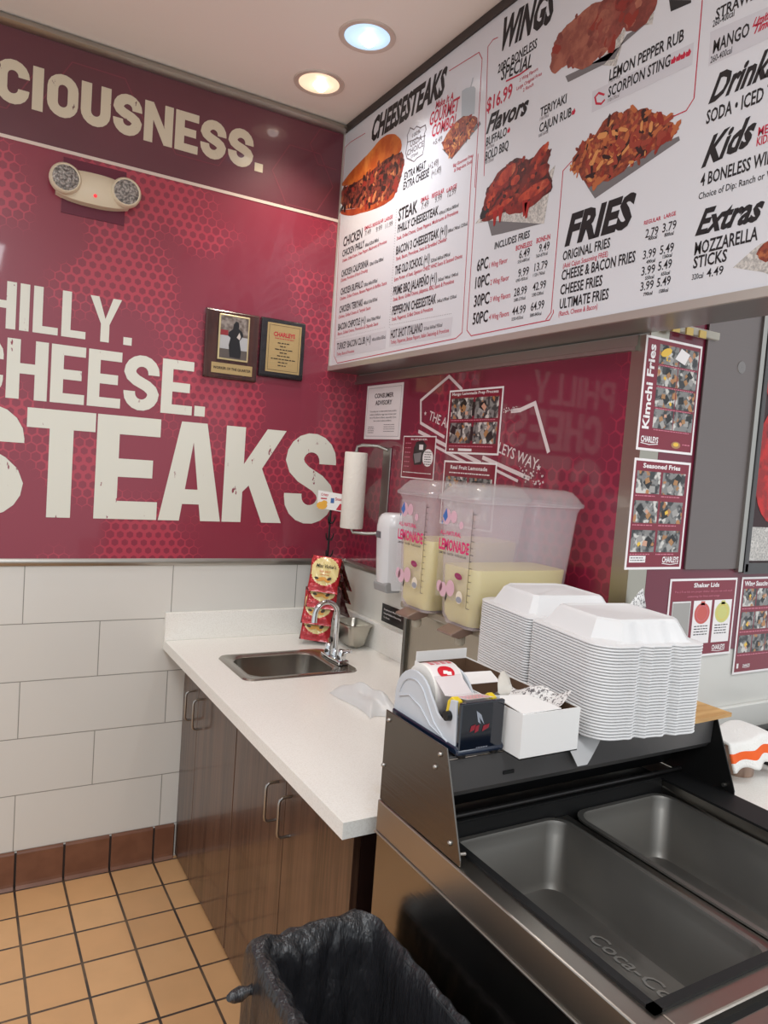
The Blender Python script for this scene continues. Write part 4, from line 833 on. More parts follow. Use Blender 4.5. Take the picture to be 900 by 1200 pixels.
fline(L.m(0), G, [(.008, .008), (.135, .008), (.135, .182), (.008, .182)], .0012, .0004, True)
for i, (a, b_) in enumerate([(.045, .10), (.055, .085), (.035, .11), (.055, .085), (.045, .10), (.02, .122), (.05, .09), (.05, .09)]): scribble(L.m(0), G, a, b_, .113-.0125*i, .0045, rn)
L.build('inscription', [INK, REDINK], t)

# ------------------------------------------------------------------ paper towel, soap, hand-washing sign
t = thing('towel_holder', 'steel wall bracket holding the upright paper towel roll', 'towel holder', (XB-.004, -.30, 1.33))
MB().box(XB-.010, XB-.0045, -.335, -.275, 1.32, 1.665).build('backplate', STEEL, t, bevel=.002)
MB().tube([(XB-.008, -.305, 1.655), (XB-.04, -.285, 1.668), (XB-.085, -.245, 1.668), (.232, -.222, 1.662), (.230, -.220, 1.640)], .007, 10).build('arm', STEEL, t, smooth=50)
MB().tube([(XB-.008, -.305, 1.328), (XB-.05, -.27, 1.322), (.235, -.225, 1.322), (.230, -.220, 1.338)], .007, 10).build('arm', STEEL, t, smooth=50)
t = thing('paper_towel_roll', 'white paper towel roll standing upright on the wall bracket', 'paper towels', (.230, -.220, 1.338))
MB().lathe([(.012, 0), (.044, 0), (.0455, .004), (.0455, .296), (.044, .300), (.012, .300)], (.230, -.220, 1.338), seg=36).build('paper', mat('towel_paper', (232, 226, 216), .85, bump=((90, 90, 90), .25)), t, smooth=50)
MB().lathe([(.012, -.001), (.010, -.001), (.010, .302), (.013, .302)], (.230, -.220, 1.338), seg=20).build('core', mat('cardboard_core', (150, 120, 90), .8), t, smooth=50)
t = thing('soap_dispenser', 'white wall soap dispenser left of the lemonade bowls', 'soap dispenser', (XB-.0045, -.47, 1.135))
def sd(z):   # half widths and depth by height
    f_ = (z-1.14)/.28; return .052+.006*math.sin(f_*2.6), .088+.016*f_-.03*max(0, f_-.9)/.1*.3
rows = []
for i, z in enumerate([1.14, 1.15, 1.19, 1.25, 1.31, 1.37, 1.400, 1.415, 1.421]):
    hw, dp = sd(z); kx = 1 if i < 6 else [1, .97, .9, .78][i-5] if i-5 < 4 else .78
    hw *= kx; dp *= kx; cy = -.468
    rows.append([(XB-.0045, cy-hw, z), (XB-.0045-dp*.62, cy-hw, z), (XB-.0045-dp*.92, cy-hw*.78, z), (XB-.0045-dp, cy-hw*.4, z), (XB-.0045-dp, cy+hw*.4, z), (XB-.0045-dp*.92, cy+hw*.78, z), (XB-.0045-dp*.62, cy+hw, z), (XB-.0045, cy+hw, z)])
m_ = MB().rows(rows); m_.add(rows[0], [tuple(range(8))]); m_.add(rows[-1], [tuple(range(8))])
SOAPW = mat('soap_white', (226, 226, 228), .28, coat=.3); m_.build('body', SOAPW, t, smooth=45)
MB().prism([(XB-.092, 1.131), (XB-.098, 1.160), (XB-.086, 1.172), (XB-.05, 1.165), (XB-.03, 1.140), (XB-.035, 1.131)], 'y', -.515, -.422).build('push_lever', mat('soap_grey', (158, 158, 158), .35), t, bevel=.006)
MB().box(XB-.1065, XB-.095, -.468, -.434, 1.328, 1.353).build('window', mat('soap_window', (108, 106, 110), .2), t, bevel=.002)
FS = Frame((XB-.0018, 0, 0), (0, -1, 0), (0, 0, 1))
def d_hand(mb, G, w, h):
    for i, s in enumerate(['Employees Must Wash', 'Hands Before Returning', 'To Work']): text(mb.m(0), G, s, w*.07, h*(.66-.22*i), w*(.56 if i < 2 else .2), h*.10, .0006, .01)
    disc(mb.m(6), G, w*.82, h*.42, w*.05, h*.22, .0005, 12, -.3); fpoly(mb.m(0), G, [(w*.80, h*.5), (w*.86, h*.78), (w*.9, h*.55), (w*.92, h*.2), (w*.84, h*.12)], .0007); disc(mb, G, w*.78, h*.25, w*.03, h*.1, .0008, 10)
sheet('sign', 'black hand-washing sign on the white wall above the steel pan', 'sign', FS, .345, .575, .990, 1.060, d_hand, .0, base=3)
# ------------------------------------------------------------------ countertop, cabinets, sink
CZ = 0.8715
k = NT('white_worktop', .32, .15); _v = k.obj()
_n = k.noise(_v, 260, 2); _st = k.noise(k.scale(_v, (1, 1, 1), (2.1, .4, 0)), 22, 5, .6)
_x, _y, _z = k.xyz(_v)
_d = k.math('SQRT', k.math('ADD', k.math('POWER', k.math('MULTIPLY', k.math('ADD', _x, .16), 5.5), 2.0), k.math('POWER', k.math('MULTIPLY', k.math('ADD', _y, .86), 3.8), 2.0)))
_m = k.math('MULTIPLY', k.rng(_st, .46, .62), k.rng(_d, .2, 1.1, True, .75, 0.0))
_c = k.mix(k.rng(_n, .4, .7), lin((246, 244, 238)), lin((237, 234, 227))); k.color(k.mix(_m, _c, lin((206, 186, 132)))); TOPM = k.m
t = thing('countertop', 'white speckled countertop with low backsplashes and a small steel sink cut in', 'countertop', (-.05, -.77, .836))
sx0, sx1, sy0, sy1 = -.285, .085, -.570, -.300                     # sink cut-out
m_ = MB()
x0, x1, y0, y1, z0, z1 = -.428, XB-.001, -1.530, -.001, .836, CZ
m_.box(x0, sx0, y0, y1, z0, z1).box(sx1, x1, y0, y1, z0, z1).box(sx0, sx1, y0, sy0, z0, z1).box(sx0, sx1, sy1, y1, z0, z1)
m_.build('slab', TOPM, t)
MB().box(-.428, XB-.001, -.021, -.001, CZ, .978).build('back_splash', TOPM, t, bevel=.002)
MB().box(XB-.020, XB-.001, -1.530, -.021, CZ, .978).build('side_splash', TOPM, t, bevel=.002)
# walnut cabinets
k = NT('walnut_laminate', .32, .42, .08); _v = k.obj()
_g = k.noise(k.scale(_v, (26, 26, 1.3)), 1.0, 5, .6); _g2 = k.noise(k.scale(_v, (120, 120, 3)), 1.0, 3)
_c = k.mix(k.rng(_g, .32, .68), lin((92, 66, 52)), lin((62, 42, 33))); k.color(k.mix(k.math('MULTIPLY', k.rng(_g2, .45, .65), .45), _c, lin((112, 82, 64)))); WOOD = k.m
WOODD = mat('cabinet_side', (46, 30, 26), .35, coat=.3)
CX = -.340
def cabinet(y0, y1, seam, label, hs):
    t = thing('base_cabinet', label, 'cabinet', (0, (y0+y1)/2, .0), 'walnut base cabinets under the counter')
    cc = MB(); a_, b_ = CX+.020, XB-.004
    cc.box(a_, b_, y1, y1+.016, .005, .834).box(a_, b_, y0-.016, y0, .005, .834).box(a_, b_, y1+.016, y0-.016, .005, .022).box(b_-.010, b_, y1+.016, y0-.016, .022, .834).box(a_, a_+.016, y1+.016, y0-.016, .81, .834)
    cc.build('carcass', WOODD, t)
    for (a, b_, h) in ((y0, seam, hs[0]), (seam, y1, hs[1])):
        d = MB().box(CX, CX+.019, b_+.0012, a-.0012, .012, .832).build('door', WOOD, t, bevel=.0012)
        MB().tube([(CX, h, .607), (CX-.026, h, .607), (CX-.033, h, .613), (CX-.035, h, .622), (CX-.035, h, .700), (CX-.033, h, .709), (CX-.026, h, .715), (CX, h, .715)], .0042, 10).build('handle', STEEL, d, smooth=60)
    return t
cabinet(-.004, -.630, -.205, 'walnut laminate base cabinet by the tiled wall, below the sink', (-.165, -.265))
cabinet(-.634, -1.425, -1.040, 'walnut laminate base cabinet at the near counter end, beside the trash can', (-.985, -1.080))
# sink
t = thing('sink', 'small stainless drop-in sink in the white countertop', 'sink', (-.1, -.435, CZ))
def rrect(x0, x1, y0, y1, r, z, n=6):
    out = []
    for (cx, cy, a) in ((x1-r, y1-r, 0), (x0+r, y1-r, 90), (x0+r, y0+r, 180), (x1-r, y0+r, 270)):
        for i in range(n+1):
            q = math.radians(a+90*i/n); out.append((cx+r*math.cos(q), cy+r*math.sin(q), z))
    return out
SINKM = mat('sink_steel', (170, 165, 158), .24, 1.0, bump=((200, 4, 4), .04))
ox0, ox1, oy0, oy1 = -.308, .112, -.590, -.280
ix0, ix1, iy0, iy1 = -.268, .040, -.556, -.312
rows = [rrect(ox0, ox1, oy0, oy1, .035, CZ+.0005), rrect(ox0+.004, ox1-.004, oy0+.004, oy1-.004, .033, CZ+.006), rrect(ox0+.012, ox1-.012, oy0+.012, oy1-.012, .03, CZ+.006),
        rrect(ix0-.008, ix1+.008, iy0-.008, iy1+.008, .058, CZ+.004), rrect(ix0, ix1, iy0, iy1, .055, CZ-.002), rrect(ix0+.006, ix1-.006, iy0+.006, iy1-.006, .055, CZ-.110), rrect(ix0+.016, ix1-.016, iy0+.016, iy1-.016, .05, CZ-.128), rrect(ix0+.05, ix1-.05, iy0+.05, iy1-.05, .03, CZ-.134)]
m_ = MB().rows(rows); n_ = len(rows[-1]); m_.add(rows[-1], [tuple(range(n_))]); m_.build('basin', SINKM, t, smooth=40)
MB().lathe([(.038, .0), (.036, .003), (.026, .0015), (.020, -.004), (.0005, -.004)], (-.11, -.434, CZ-.1335), seg=24).build('drain', CHROME, t, smooth=40)
# faucet on the sink's right deck
t = thing('faucet', 'chrome gooseneck faucet with two lever handles on the sink deck', 'faucet', (.078, -.445, CZ+.006)); FX, FY, FZ = .080, -.447, CZ+.006
MB().prism([(FX-.022, FY-.075), (FX+.022, FY-.075), (FX+.026, FY), (FX+.022, FY+.075), (FX-.022, FY+.075), (FX-.026, FY)], 'z', FZ, FZ+.016).build('base', CHROME, t, bevel=.005)
pth = [(FX, FY, FZ+.012), (FX, FY, FZ+.15)]
for i in range(1, 13):
    q = math.pi*i/12; pth.append((FX-.045+.045*math.cos(q), FY, FZ+.165+.050*math.sin(q)))
pth += [(FX-.091, FY, FZ+.142)]
MB().tube(pth, [.0095]*(len(pth)-2)+[.0095, .0105], 14).lathe([(.015, .014), (.015, .03), (.011, .036), (.0095, .045)], (FX, FY, FZ), seg=20).build('spout', CHROME, t, smooth=50)
for s in (-1, 1):
    MB().lathe([(.016, .014), (.017, .030), (.014, .046), (.010, .052), (.0005, .053)], (FX, FY+s*.052, FZ), seg=20).tube([(FX, FY+s*.052, FZ+.042), (FX+.012, FY+s*.075, FZ+.050), (FX+.018, FY+s*.092, FZ+.054)], [.008, .0065, .006], 10).build('handle', CHROME, t, smooth=50)

# steel pan by the side splash
def steam_pan(name, label, x0, x1, y0, y1, z0, z1, r, m, lip=.010, taper=.016, group=None):
    t = thing(name, label, 'food pan', ((x0+x1)/2, (y0+y1)/2, z0), group)
    a = taper
    rows = [rrect(x0-lip, x1+lip, y0-lip, y1+lip, r+lip*.6, z1-.004), rrect(x0-lip, x1+lip, y0-lip, y1+lip, r+lip*.6, z1), rrect(x0, x1, y0, y1, r, z1), rrect(x0+.002, x1-.002, y0+.002, y1-.002, r, z1-.006),
            rrect(x0+.004, x1-.004, y0+.004, y1-.004, r, z1-.022), rrect(x0+.006, x1-.006, y0+.006, y1-.006, r, z1-.026), rrect(x0+a, x1-a, y0+a, y1-a, r, z0+.022), rrect(x0+a+.006, x1-a-.006, y0+a+.006, y1-a-.006, r*.95, z0+.009), rrect(x0+a+.022, x1-a-.022, y0+a+.022, y1-a-.022, r*.8, z0+.003)]
    m_ = MB().rows(rows); n_ = len(rows[-1]); m_.add(rows[-1], [tuple(range(n_))])
    # outer skin
    o_ = [rrect(x0-lip, x1+lip, y0-lip, y1+lip, r+lip*.6, z1-.004), rrect(x0-.002, x1+.002, y0-.002, y1+.002, r, z1-.006), rrect(x0+a-.003, x1-a+.003, y0+a-.003, y1-a+.003, r, z0+.015), rrect(x0+a+.015, x1-a-.015, y0+a+.015, y1-a-.015, r*.8, z0)]
    m_.rows(o_); m_.add(o_[-1], [tuple(range(n_))])
    o = m_.build('pan', m, t, smooth=40); return t, o
t, o = steam_pan('steel_insert_pan', 'small deep stainless pan on the counter behind the faucet',   .200, .296, -.330, -.185, CZ+.0005, .968, .022, mat('worn_steel', (190, 186, 176), .32, 1.0, bump=((30, 30, 30), .1)))
m_ = MB().box(.222, .272, -.300, -.255, .90, .945).box(.224, .270, -.245, -.215, .90, .938); m_.build('contents', mat('pan_contents', (120, 118, 116), .4, .5), t, bevel=.006)

# ------------------------------------------------------------------ chip rack and bags
RX, RY = .176, -.135
t = thing('chip_rack', 'black wire clip rack standing in the counter corner, holding chip bags', 'snack rack', (RX, RY, CZ))
MB().lathe([(.050, 0), (.050, .004), (.045, .008), (.010, .010)], (RX, RY, CZ+.0005), seg=32).build('base', BLACK, t, smooth=40)
MB().tube([(RX, RY, CZ+.008), (RX, RY, 1.40)], .0045, 8).build('pole', BLACK, t, smooth=60)
for i in range(7):
    z = 1.36-.068*i
    for q in ((-.7, -.7), (.7, -.6)) if i % 2 == 0 else ((-.8, -.4), (.5, -.8)):
        MB().tube([(RX, RY, z-.010), (RX+q[0]*.012, RY+q[1]*.012, z-.012), (RX+q[0]*.020, RY+q[1]*.020, z+.002), (RX+q[0]*.022, RY+q[1]*.022, z+.016)], [.004, .0038, .0032, .0022], 7).build('clip', BLACK, t, smooth=60)
ang = math.radians(28); U = Vector((math.cos(ang), -math.sin(ang), 0)); S0 = Vector((RX, RY, 1.395))
F1 = Frame(S0 - U*.060 + Vector((0, -.012, 0)), U, (0, 0, 1)); tp = MB()
tp.m(0).add([F1.p(0, .012, 0), F1.p(.120, 0, 0), F1.p(.120, .070, 0), F1.p(0, .082, 0), F1.p(0, .012, -.002), F1.p(.120, 0, -.002), F1.p(.120, .070, -.002), F1.p(0, .082, -.002)], [(0, 1, 2, 3), (7, 6, 5, 4), (0, 4, 5, 1), (1, 5, 6, 2), (2, 6, 7, 3), (3, 7, 4, 0)])
text(tp.m(1), F1, 'Crispy', .012, .062, .03, .010, .0006, .02); text(tp, F1, 'Snacks', .070, .046, .04, .012, .0006, .02); scribble(tp, F1, .012, .04, .048, .006, random.Random(2))
rect(tp.m(2), F1, .052, .066, .034, .054, .0006); fpoly(tp.m(1), F1, [(.075, .008), (.118, .004), (.118, .030), (.09, .034)], .0006); disc(tp.m(3), F1, .018, .022, .022, .016, .001, 9); disc(tp.m(3), F1, .028, .034, .012, .010, .0012, 7)
tp.build('topper_card', [WHITE, REDINK, mat('card_blue', (60, 100, 160), .5), mat('chip_yellow', (228, 170, 60), .5)], t)
BAGR = mat('bag_red_foil', (176, 30, 40), .22, .25, coat=.5, bump=((70, 70, 70), .35)); BAGC = mat('bag_cream', (236, 216, 150), .3, coat=.4, bump=((70, 70, 70), .25)); BAGB = mat('bag_back_shaded', (82, 30, 32), .22, .35, coat=.5, bump=((70, 70, 70), .35))  # back foil coloured dark to stand for shadow on the side bags
def bag_parts():
    nx, ny, w, h = 28, 40, .122, .150; mb = MB(); rn = random.Random(4)
    def P(i, j, side):
        u = -1+2*i/nx; v = j/ny; e = min(1, 7*min(v, 1-v)); b_ = .0105*max(0, 1-u*u)**.6*(math.sin(math.pi*min(max(v, 0), 1))**.55)*e
        wob = .0025*math.sin(9*u+14*v)*e
        return (u*w/2*(1-.06*math.sin(math.pi*v)), -side*(b_+wob*.5) , (v-1)*h)
    for side in (1, -1):
        base = len(mb.v); vs = [P(i, j, side) for j in range(ny+1) for i in range(nx+1)]
        mb.v += vs
        for j in range(ny):
            for i in range(nx):
                a = base+j*(nx+1)+i; q = (a, a+1, a+nx+2, a+nx+1)
                u = -1+2*(i+.5)/nx; v = (j+.5)/ny
                ell = (u/.95)**2 + ((v-.58)/.40)**2
                mb.f.append(q if side == 1 else q[::-1]); mb.mi.append(2 if side == -1 else (1 if ell < 1 else 0))
    return mb
bagm = None
def lettering_mesh():
    mb = MB(); F = Frame((0, -.0118, -.150), (1, 0, 0), (0, 0, 1))
    text(mb.m(0), F, "Miss Vickie's", -.038, .098, .078, .015, .0006, .015, shear=.2)
    text(mb.m(1), F, 'SEA SALT', -.022, .078, .044, .009, .0006, .01); text(mb, F, 'ORIGINAL', -.020, .066, .040, .006, .0006, .01)
    disc(mb.m(2), F, -.012, .050, .020, .008, .0005, 10, .3); disc(mb.m(2), F, .012, .046, .014, .007, .0006, 10, -.3); disc(mb.m(3), F, .020, .054, .010, .006, .0007, 8, .6); disc(mb.m(3), F, -.030, .052, .009, .005, .0007, 8, -.2)
    return mb
_bag = None
def chip_bag(x, y, z, rz, tilt, roll, label):
    global _bag
    t = thing('chip_bag', label, 'chip bag', (x, y, z), 'red and cream chip bags on the rack'); t.rotation_euler = (tilt, roll, rz)
    if _bag is None:
        o = bag_parts().build('bag', [BAGR, BAGC, BAGB], t, smooth=60, local=True)
        l = lettering_mesh().build('label', [INK, mat('bag_orange', (206, 110, 60), .4), mat('chip_tan', (224, 160, 70), .4), mat('pepper_dark', (70, 52, 40), .4)], t, local=True)
        _bag = (o, l)
    else:
        for s in _bag:
            c = s.copy(); COL.objects.link(c); c.parent = t
    return t
# bags: top corner position, turn towards the camera, outward tilt
# (x, y, z of the clipped top edge)
cam_rz = math.radians(-26)
for (dx, dy, z, rz, tl, rl, lab) in [
        (-.012, -.022, 1.214, 0, -.48, .08, 'topmost chip bag of the front column on the rack, cream label in full view'),
        (-.014, -.022, 1.150, 0, -.48, .08, 'second chip bag from the top in the front column of the rack'),
        (-.030, -.022, 1.086, 0, -.48, .08, 'third chip bag from the top in the front column, behind the faucet spout'),
        (-.031, -.022, 1.022, 0, -.48, .08, 'lowest chip bag of the front column, nearly touching the counter'),
        (.030, .012, 1.205, 2.3, -.48, -.05, 'upper chip bag with shade-darkened back on the right side of the rack'),
        (.030, .012, 1.150, 2.36, -.48, -.05, 'middle chip bag with shade-darkened back on the right side of the rack'),
        (.030, .012, 1.095, 2.28, -.48, -.05, 'lower chip bag with shade-darkened back on the right side of the rack')]:
    chip_bag(RX+dx, RY+dy, z, cam_rz+rz, tl, rl, lab)

# ------------------------------------------------------------------ lemonade dispenser
t = thing('drink_dispenser', 'twin-bowl lemonade dispenser with a steel base on the counter', 'drink dispenser', (.15, -1.17, CZ))
DB = mat('dispenser_steel', (178, 170, 156), .34, 1.0, bump=((3, 120, 3), .05))
BX = -.040
MB().box(.040, .304, -1.395, -.975, CZ+.012, 1.185).build('base', DB, t, bevel=.006)
MB().box(.030, .041, -.990, -.975, CZ+.01, 1.185).build('edge_trim', STEELD, t, bevel=.002)
MB().box(.010, .304, -1.390, -.980, 1.185, 1.2045).build('deck', mat('deck_plastic', (140, 128, 112), .3, coat=.3), t, bevel=.005)
CLEAR = mat('clear_bowl', (220, 206, 212), .12, alpha=.34, coat=.4); CLEARL = mat('clear_lid', (206, 200, 202), .15, alpha=.36, coat=.5)
LEMON = mat('lemonade', (236, 222, 128), .25, coat=.3, alpha=.95); LEMON2 = mat('pale_lemonade', (226, 214, 124), .25, coat=.3, alpha=.95)
LABM = [mat('label_clear_white', (236, 226, 230), .4, alpha=.13), mat('label_pink', (214, 52, 110), .4), mat('label_black', (40, 34, 36), .4), mat('label_pale_pink', (226, 180, 196), .4, alpha=.85), mat('label_cream', (236, 222, 204), .4, alpha=.9), mat('label_blue', (64, 110, 178), .4), mat('label_magenta', (150, 40, 90), .4), mat('label_grey', (150, 150, 160), .4)]
def bowl(y1, y0, zl, lemon, first):
    """y1 far side, y0 near side, liquid level zl"""
    zb, zt = 1.205, 1.520; xa, xb = BX, .294
    def ring(z, g=0.0, r=.026):
        f_ = (zt-z)/(zt-zb); tp = .017*f_
        return rrect(xa+tp*.7+g, xb-tp*1.6-g, y0+tp-(-g), y1-tp-g, r, z)
    b_ = MB().rows([ring(zb+.004, .02), ring(zb, .006), ring(zb+.02), ring(1.30), ring(1.40), ring(zt-.012), ring(zt, -.004), ring(zt+.003, -.004)])
    rr = ring(zb+.004, .02); b_.add(rr, [tuple(range(len(rr)))])
    bo = b_.build('bowl', CLEAR, t, smooth=45)
    q = .004
    l_ = MB().rows([ring(zb+.006, q+.008), ring(zb+.024, q), ring(zl-.003, q), ring(zl, q+.002)]); a_ = ring(zl, q+.002); c_ = ring(zb+.006, q+.008); l_.add(a_, [tuple(range(len(a_)))]); l_.add(c_, [tuple(range(len(c_)))])
    l_.build('lemonade', lemon, bo, smooth=45)
    g = MB().rows([ring(zt, -.004), ring(zt+.001, -.011, .03), ring(zt+.010, -.011, .03), ring(zt+.014, -.006, .03), ring(zt+.026, .002, .03), ring(zt+.040, .014, .03), ring(zt+.045, .030, .025)])
    a_ = ring(zt+.045, .030, .025); g.add(a_, [tuple(range(len(a_)))]); g.build('lid', CLEARL, t, smooth=40)
    # printed film on the front face
    F = Frame((BX-.0006, y1, 0), (0, -1, 0), (0, 0, 1)); w = y1-y0; lab = MB()
    rect(lab.m(0), F, .014, w-.030, 1.272, 1.505, .0003)
    text(lab.m(1), F, 'ALL-NATURAL', .016, 1.432, w*.52, .011, .0008, .02); text(lab, F, 'LEMONADE', .014, 1.394, w*.74, .028, .0008, .035); text(lab.m(2), F, 'LEMONS · WATER · PURE SUGAR', .016, 1.382, w*.68, .006, .0008, .012)
    disc(lab.m(6), F, w*.62, 1.335, .016, .008, .0008, 16, -.15); text(lab.m(0), F, 'fresh', w*.62-.010, 1.3325, .020, .005, .001, .01)
    for (u, v, r, m) in [(.040, 1.478, .020, 3), (.070, 1.480, .016, 3), (.046, 1.292, .019, 3), (.078, 1.300, .021, 3), (.030, 1.298, .015, 3), (.118, 1.284, .016, 4), (.104, 1.462, .010, 3)]: disc(lab.m(m), F, u, v, r*.85, r, .0006, 16)
    fpoly(lab.m(5), F, [(.022, 1.478), (.036, 1.500), (.044, 1.478), (.034, 1.464)], .0009); fpoly(lab.m(5), F, [(.018, 1.462), (.024, 1.470), (.022, 1.456)], .0009); fpoly(lab.m(2), F, [(.058, 1.270), (.064, 1.290), (.067, 1.276), (.062, 1.262)], .0009); disc(lab.m(7), F, .118, 1.278, .012, .008, .001, 10)
    for i in range(15):
        v = 1.262+.0165*i; rect(lab.m(2), F, w-.025, w-(.012 if i % 2 == 0 else .016), v, v+.0014, .0008)
    rect(lab.m(2), F, w-.026, w-.0245, 1.262, 1.500, .0008)
    lab.build('label', LABM, bo)
    # tap under the front of the bowl
    yc = (y0+y1)/2; vb = MB().prism([(.012, 1.190), (-.030, 1.178), (-.056, 1.186), (-.056, 1.192), (-.020, 1.206), (.012, 1.206)], 'y', yc-.032, yc+.034)
    vo = vb.build('tap_lever', mat('tap_brown', (128, 104, 92), .35, coat=.3), t, bevel=.003)
    MB().lathe([(.010, 0), (.014, -.006), (.014, -.024), (.009, -.030), (.0005, -.030)], (-.005, yc, 1.184), seg=16).build('nozzle', mat('clear_tap', (196, 186, 168), .2, alpha=.75), vo, smooth=45)
bowl(-1.010, -1.185, 1.402, LEMON, True)
bowl(-1.217, -1.392, 1.356, LEMON2, False)
for (a, b_) in ((.06, -.99), (.06, -1.38), (.29, -.99), (.29, -1.38)):
    MB().lathe([(.014, .0005), (.016, .012)], (a, b_, CZ), seg=14).build('foot', RUBBER, t, smooth=40)

# clear plastic bag lying on the counter end
rn = random.Random(31); m_ = MB(); nx, ny = 22, 22; rows = []
for j in range(ny+1):
    r_ = []
    for i in range(nx+1):
        u, v = i/nx, j/ny; e = 4*u*(1-u); e2 = 4*v*(1-v)
        z = .0015+.045*(e*e2)**.7+.008*math.sin(9*u+5*v)*(e*e2)+.006*math.sin(17*v-6*u)*(e*e2)
        r_.append((-.085+.105*u+.010*math.sin(5*v), -1.02+.25*v+.015*math.sin(6*u), CZ+z))
    rows.append(r_)
m_.rows(rows, False)
o = m_.build('plastic_bag', mat('milky_plastic', (226, 226, 226), .3, alpha=.72), smooth=70)
tag(o, 'crumpled milky plastic bag lying on the white counter behind the tape dispenser', 'plastic bag')
# ------------------------------------------------------------------ prep table
PX0, PX1, PY1, PY0 = -.397, .335, -1.606, -2.60
t = thing('prep_table', 'stainless refrigerated prep table with an overshelf on end panels', 'prep table', (-.03, -2.1, 0))
PSIDE = mat('prep_steel', (150, 146, 140), .20, 1.0, bump=((2, 2, 160), .03)); PTOP = mat('prep_top_steel', (176, 170, 162), .30, 1.0, bump=((60, 3, 3), .04)); PDARK = mat('prep_dark', (30, 30, 31), .38, .3)
bd = MB(); a_, b_ = PX0+.004, PX1-.004
bd.box(a_, a_+.02, PY0, PY1+.001, .10, .886).box(b_-.02, b_, PY0, PY1+.001, .10, .886).box(a_+.02, b_-.02, PY1-.02, PY1+.001, .10, .886).box(a_+.02, b_-.02, PY0, PY0+.02, .10, .886).box(a_+.02, b_-.02, PY0+.02, PY1-.02, .10, .12)
bd.build('body', PSIDE, t, bevel=.002)
# rim band around the top
gx0, gx1, gy1, gy0 = -.352, .245, -1.748, -2.228
r_ = MB(); z0, z1 = .889, .950
r_.box(PX0, gx0, -2.268, PY1, z0, z1); r_.box(gx1, PX1, -2.268, PY1, z0, z1); r_.box(gx0, gx1, gy1, PY1, z0, z1); r_.box(gx0, gx1, -2.268, gy0, z0, z1)
r_.build('rim', PTOP, t, bevel=.0025)
MB().box(PX0-.003, PX0+.004, -2.268, PY1, .8855, .8892).build('edge_glint', ALU, t, bevel=.001)  # bright bead added to imitate the highlight along the rim edge
MB().box(PX0, PX1, PY0, -2.284, z0, z1-.004).build('work_shelf', PTOP, t, bevel=.003)
MB().box(PX0+.002, PX1-.002, -2.284, -2.268, z0, z1-.014).build('gap_strip', RUBBER, t)
g = MB(); e = .011
g.box(gx0-e, gx0+.003, gy0-e, gy1+e, .950, .955); g.box(gx1-.003, PX1-.012, gy0-e, gy1+e, .950, .955); g.box(gx0-e, gx1, gy0-e, gy0+.003, .950, .955); g.box(gx0-e, gx1, gy1-.003, -1.625, .950, .956)  # wider black strips along the right and back edges
g.box(gx0, gx0+.004, gy0, gy1, .905, .952); g.box(gx0, gx1, gy0, gy0+.004, .905, .952); g.box(gx0, gx1, gy1-.004, gy1, .905, .952)
g.build('gasket_and_strips', RUBBER, t)
MB().box(-.066, -.036, gy0+.005, gy1-.005, .915, .9215).build('pan_divider', mat('divider_steel', (140, 136, 130), .28, 1.0), t, bevel=.002)
MB().box(gx0+.004, gx1-.001, gy0+.005, gy1-.005, .70, .705).build('well_floor', PDARK, t)
# overshelf
def end_panel(x, th, nm, m, zt=1.128):
    p_ = MB().prism([(-1.606, .951), (-1.872, .951), (-1.872, .962), (-1.812, zt), (-1.606, zt)], 'x', x, x+th).build(nm, m, t, bevel=.0012)
    return p_
ep = end_panel(PX0+.004, .003, 'end_panel', mat('end_panel_steel', (118, 113, 108), .27, 1.0, bump=((2, 2, 160), .03))); ep2 = end_panel(PX1-.012, .003, 'end_panel', mat('end_panel_shaded', (34, 33, 33), .35, .4), 1.1095)  # right panel near-black: shadow on its inner face put into the colour
for (y, z) in ((-1.795, 1.112), (-1.783, 1.085), (-1.842, .978), (-1.612, 1.02), (-1.62, 1.112)):
    MB().lathe([(.0045, 0), (.0045, -.002), (.003, -.004), (.0003, -.0045)], (PX0+.004, y, z), 'x', 12).build('bolt', ALU, ep, smooth=50)
MB().tube([(PX0+.007, -1.858, .966), (PX0+.022, -1.862, .966)], .003, 8).build('bolt', ALU, ep, smooth=50)
MB().tube([(PX1-.020, -1.85, .968), (PX1-.012, -1.85, .968)], .004, 8).build('bolt', ALU, ep2, smooth=50)
SH = mat('shelf_shaded_steel', (104, 102, 102), .44, .6)  # steel darkened for the shadow and black reflections under the shelf
MB().box(PX0+.007, PX1-.012, -1.806, -1.606, 1.1045, 1.110).build('shelf', SH, t, bevel=.001)
MB().prism([(-1.806, 1.104), (-1.809, 1.104), (-1.806, 1.045), (-1.795, 1.032), (-1.72, 1.010), (-1.72, 1.013), (-1.793, 1.036), (-1.802, 1.047)], 'x', PX0+.008, PX1-.013).build('shelf_apron', SH, t)
MB().prism([(-1.724, 1.012), (-1.70, .960), (-1.697, .960), (-1.72, 1.012)], 'x', PX0+.008, PX1-.013).build('back_hood', PDARK, t)  # sloped plate coloured near-black for the shadow it lies in
MB().tube([(PX0+.02, -1.742, .962), (PX1-.02, -1.742, .962)], .005, 8).build('hinge_rod', mat('rod_dark', (60, 58, 58), .3, .7), t, smooth=60)
MB().box(-.262, -.238, -1.8100, -1.8070, 1.062, 1.068).build('slot', RUBBER, t)
PANM = mat('food_pan_steel', (118, 115, 111), .38, .78, bump=((3, 3, 3), .05), vary=((5, 5, 5), (128, 125, 120), .4, .6))
pa, po = steam_pan('food_pan', 'empty deep stainless food pan, the near one on the left side of the prep table', gx0+.016, -.072, gy0+.016, gy1-.018, .800, .927, .034, PANM, .010, .022, 'deep steel pans in the prep table')
FP = Frame((-.21, -2.02, .7795), (0, -1, 0), (1, 0, 0))
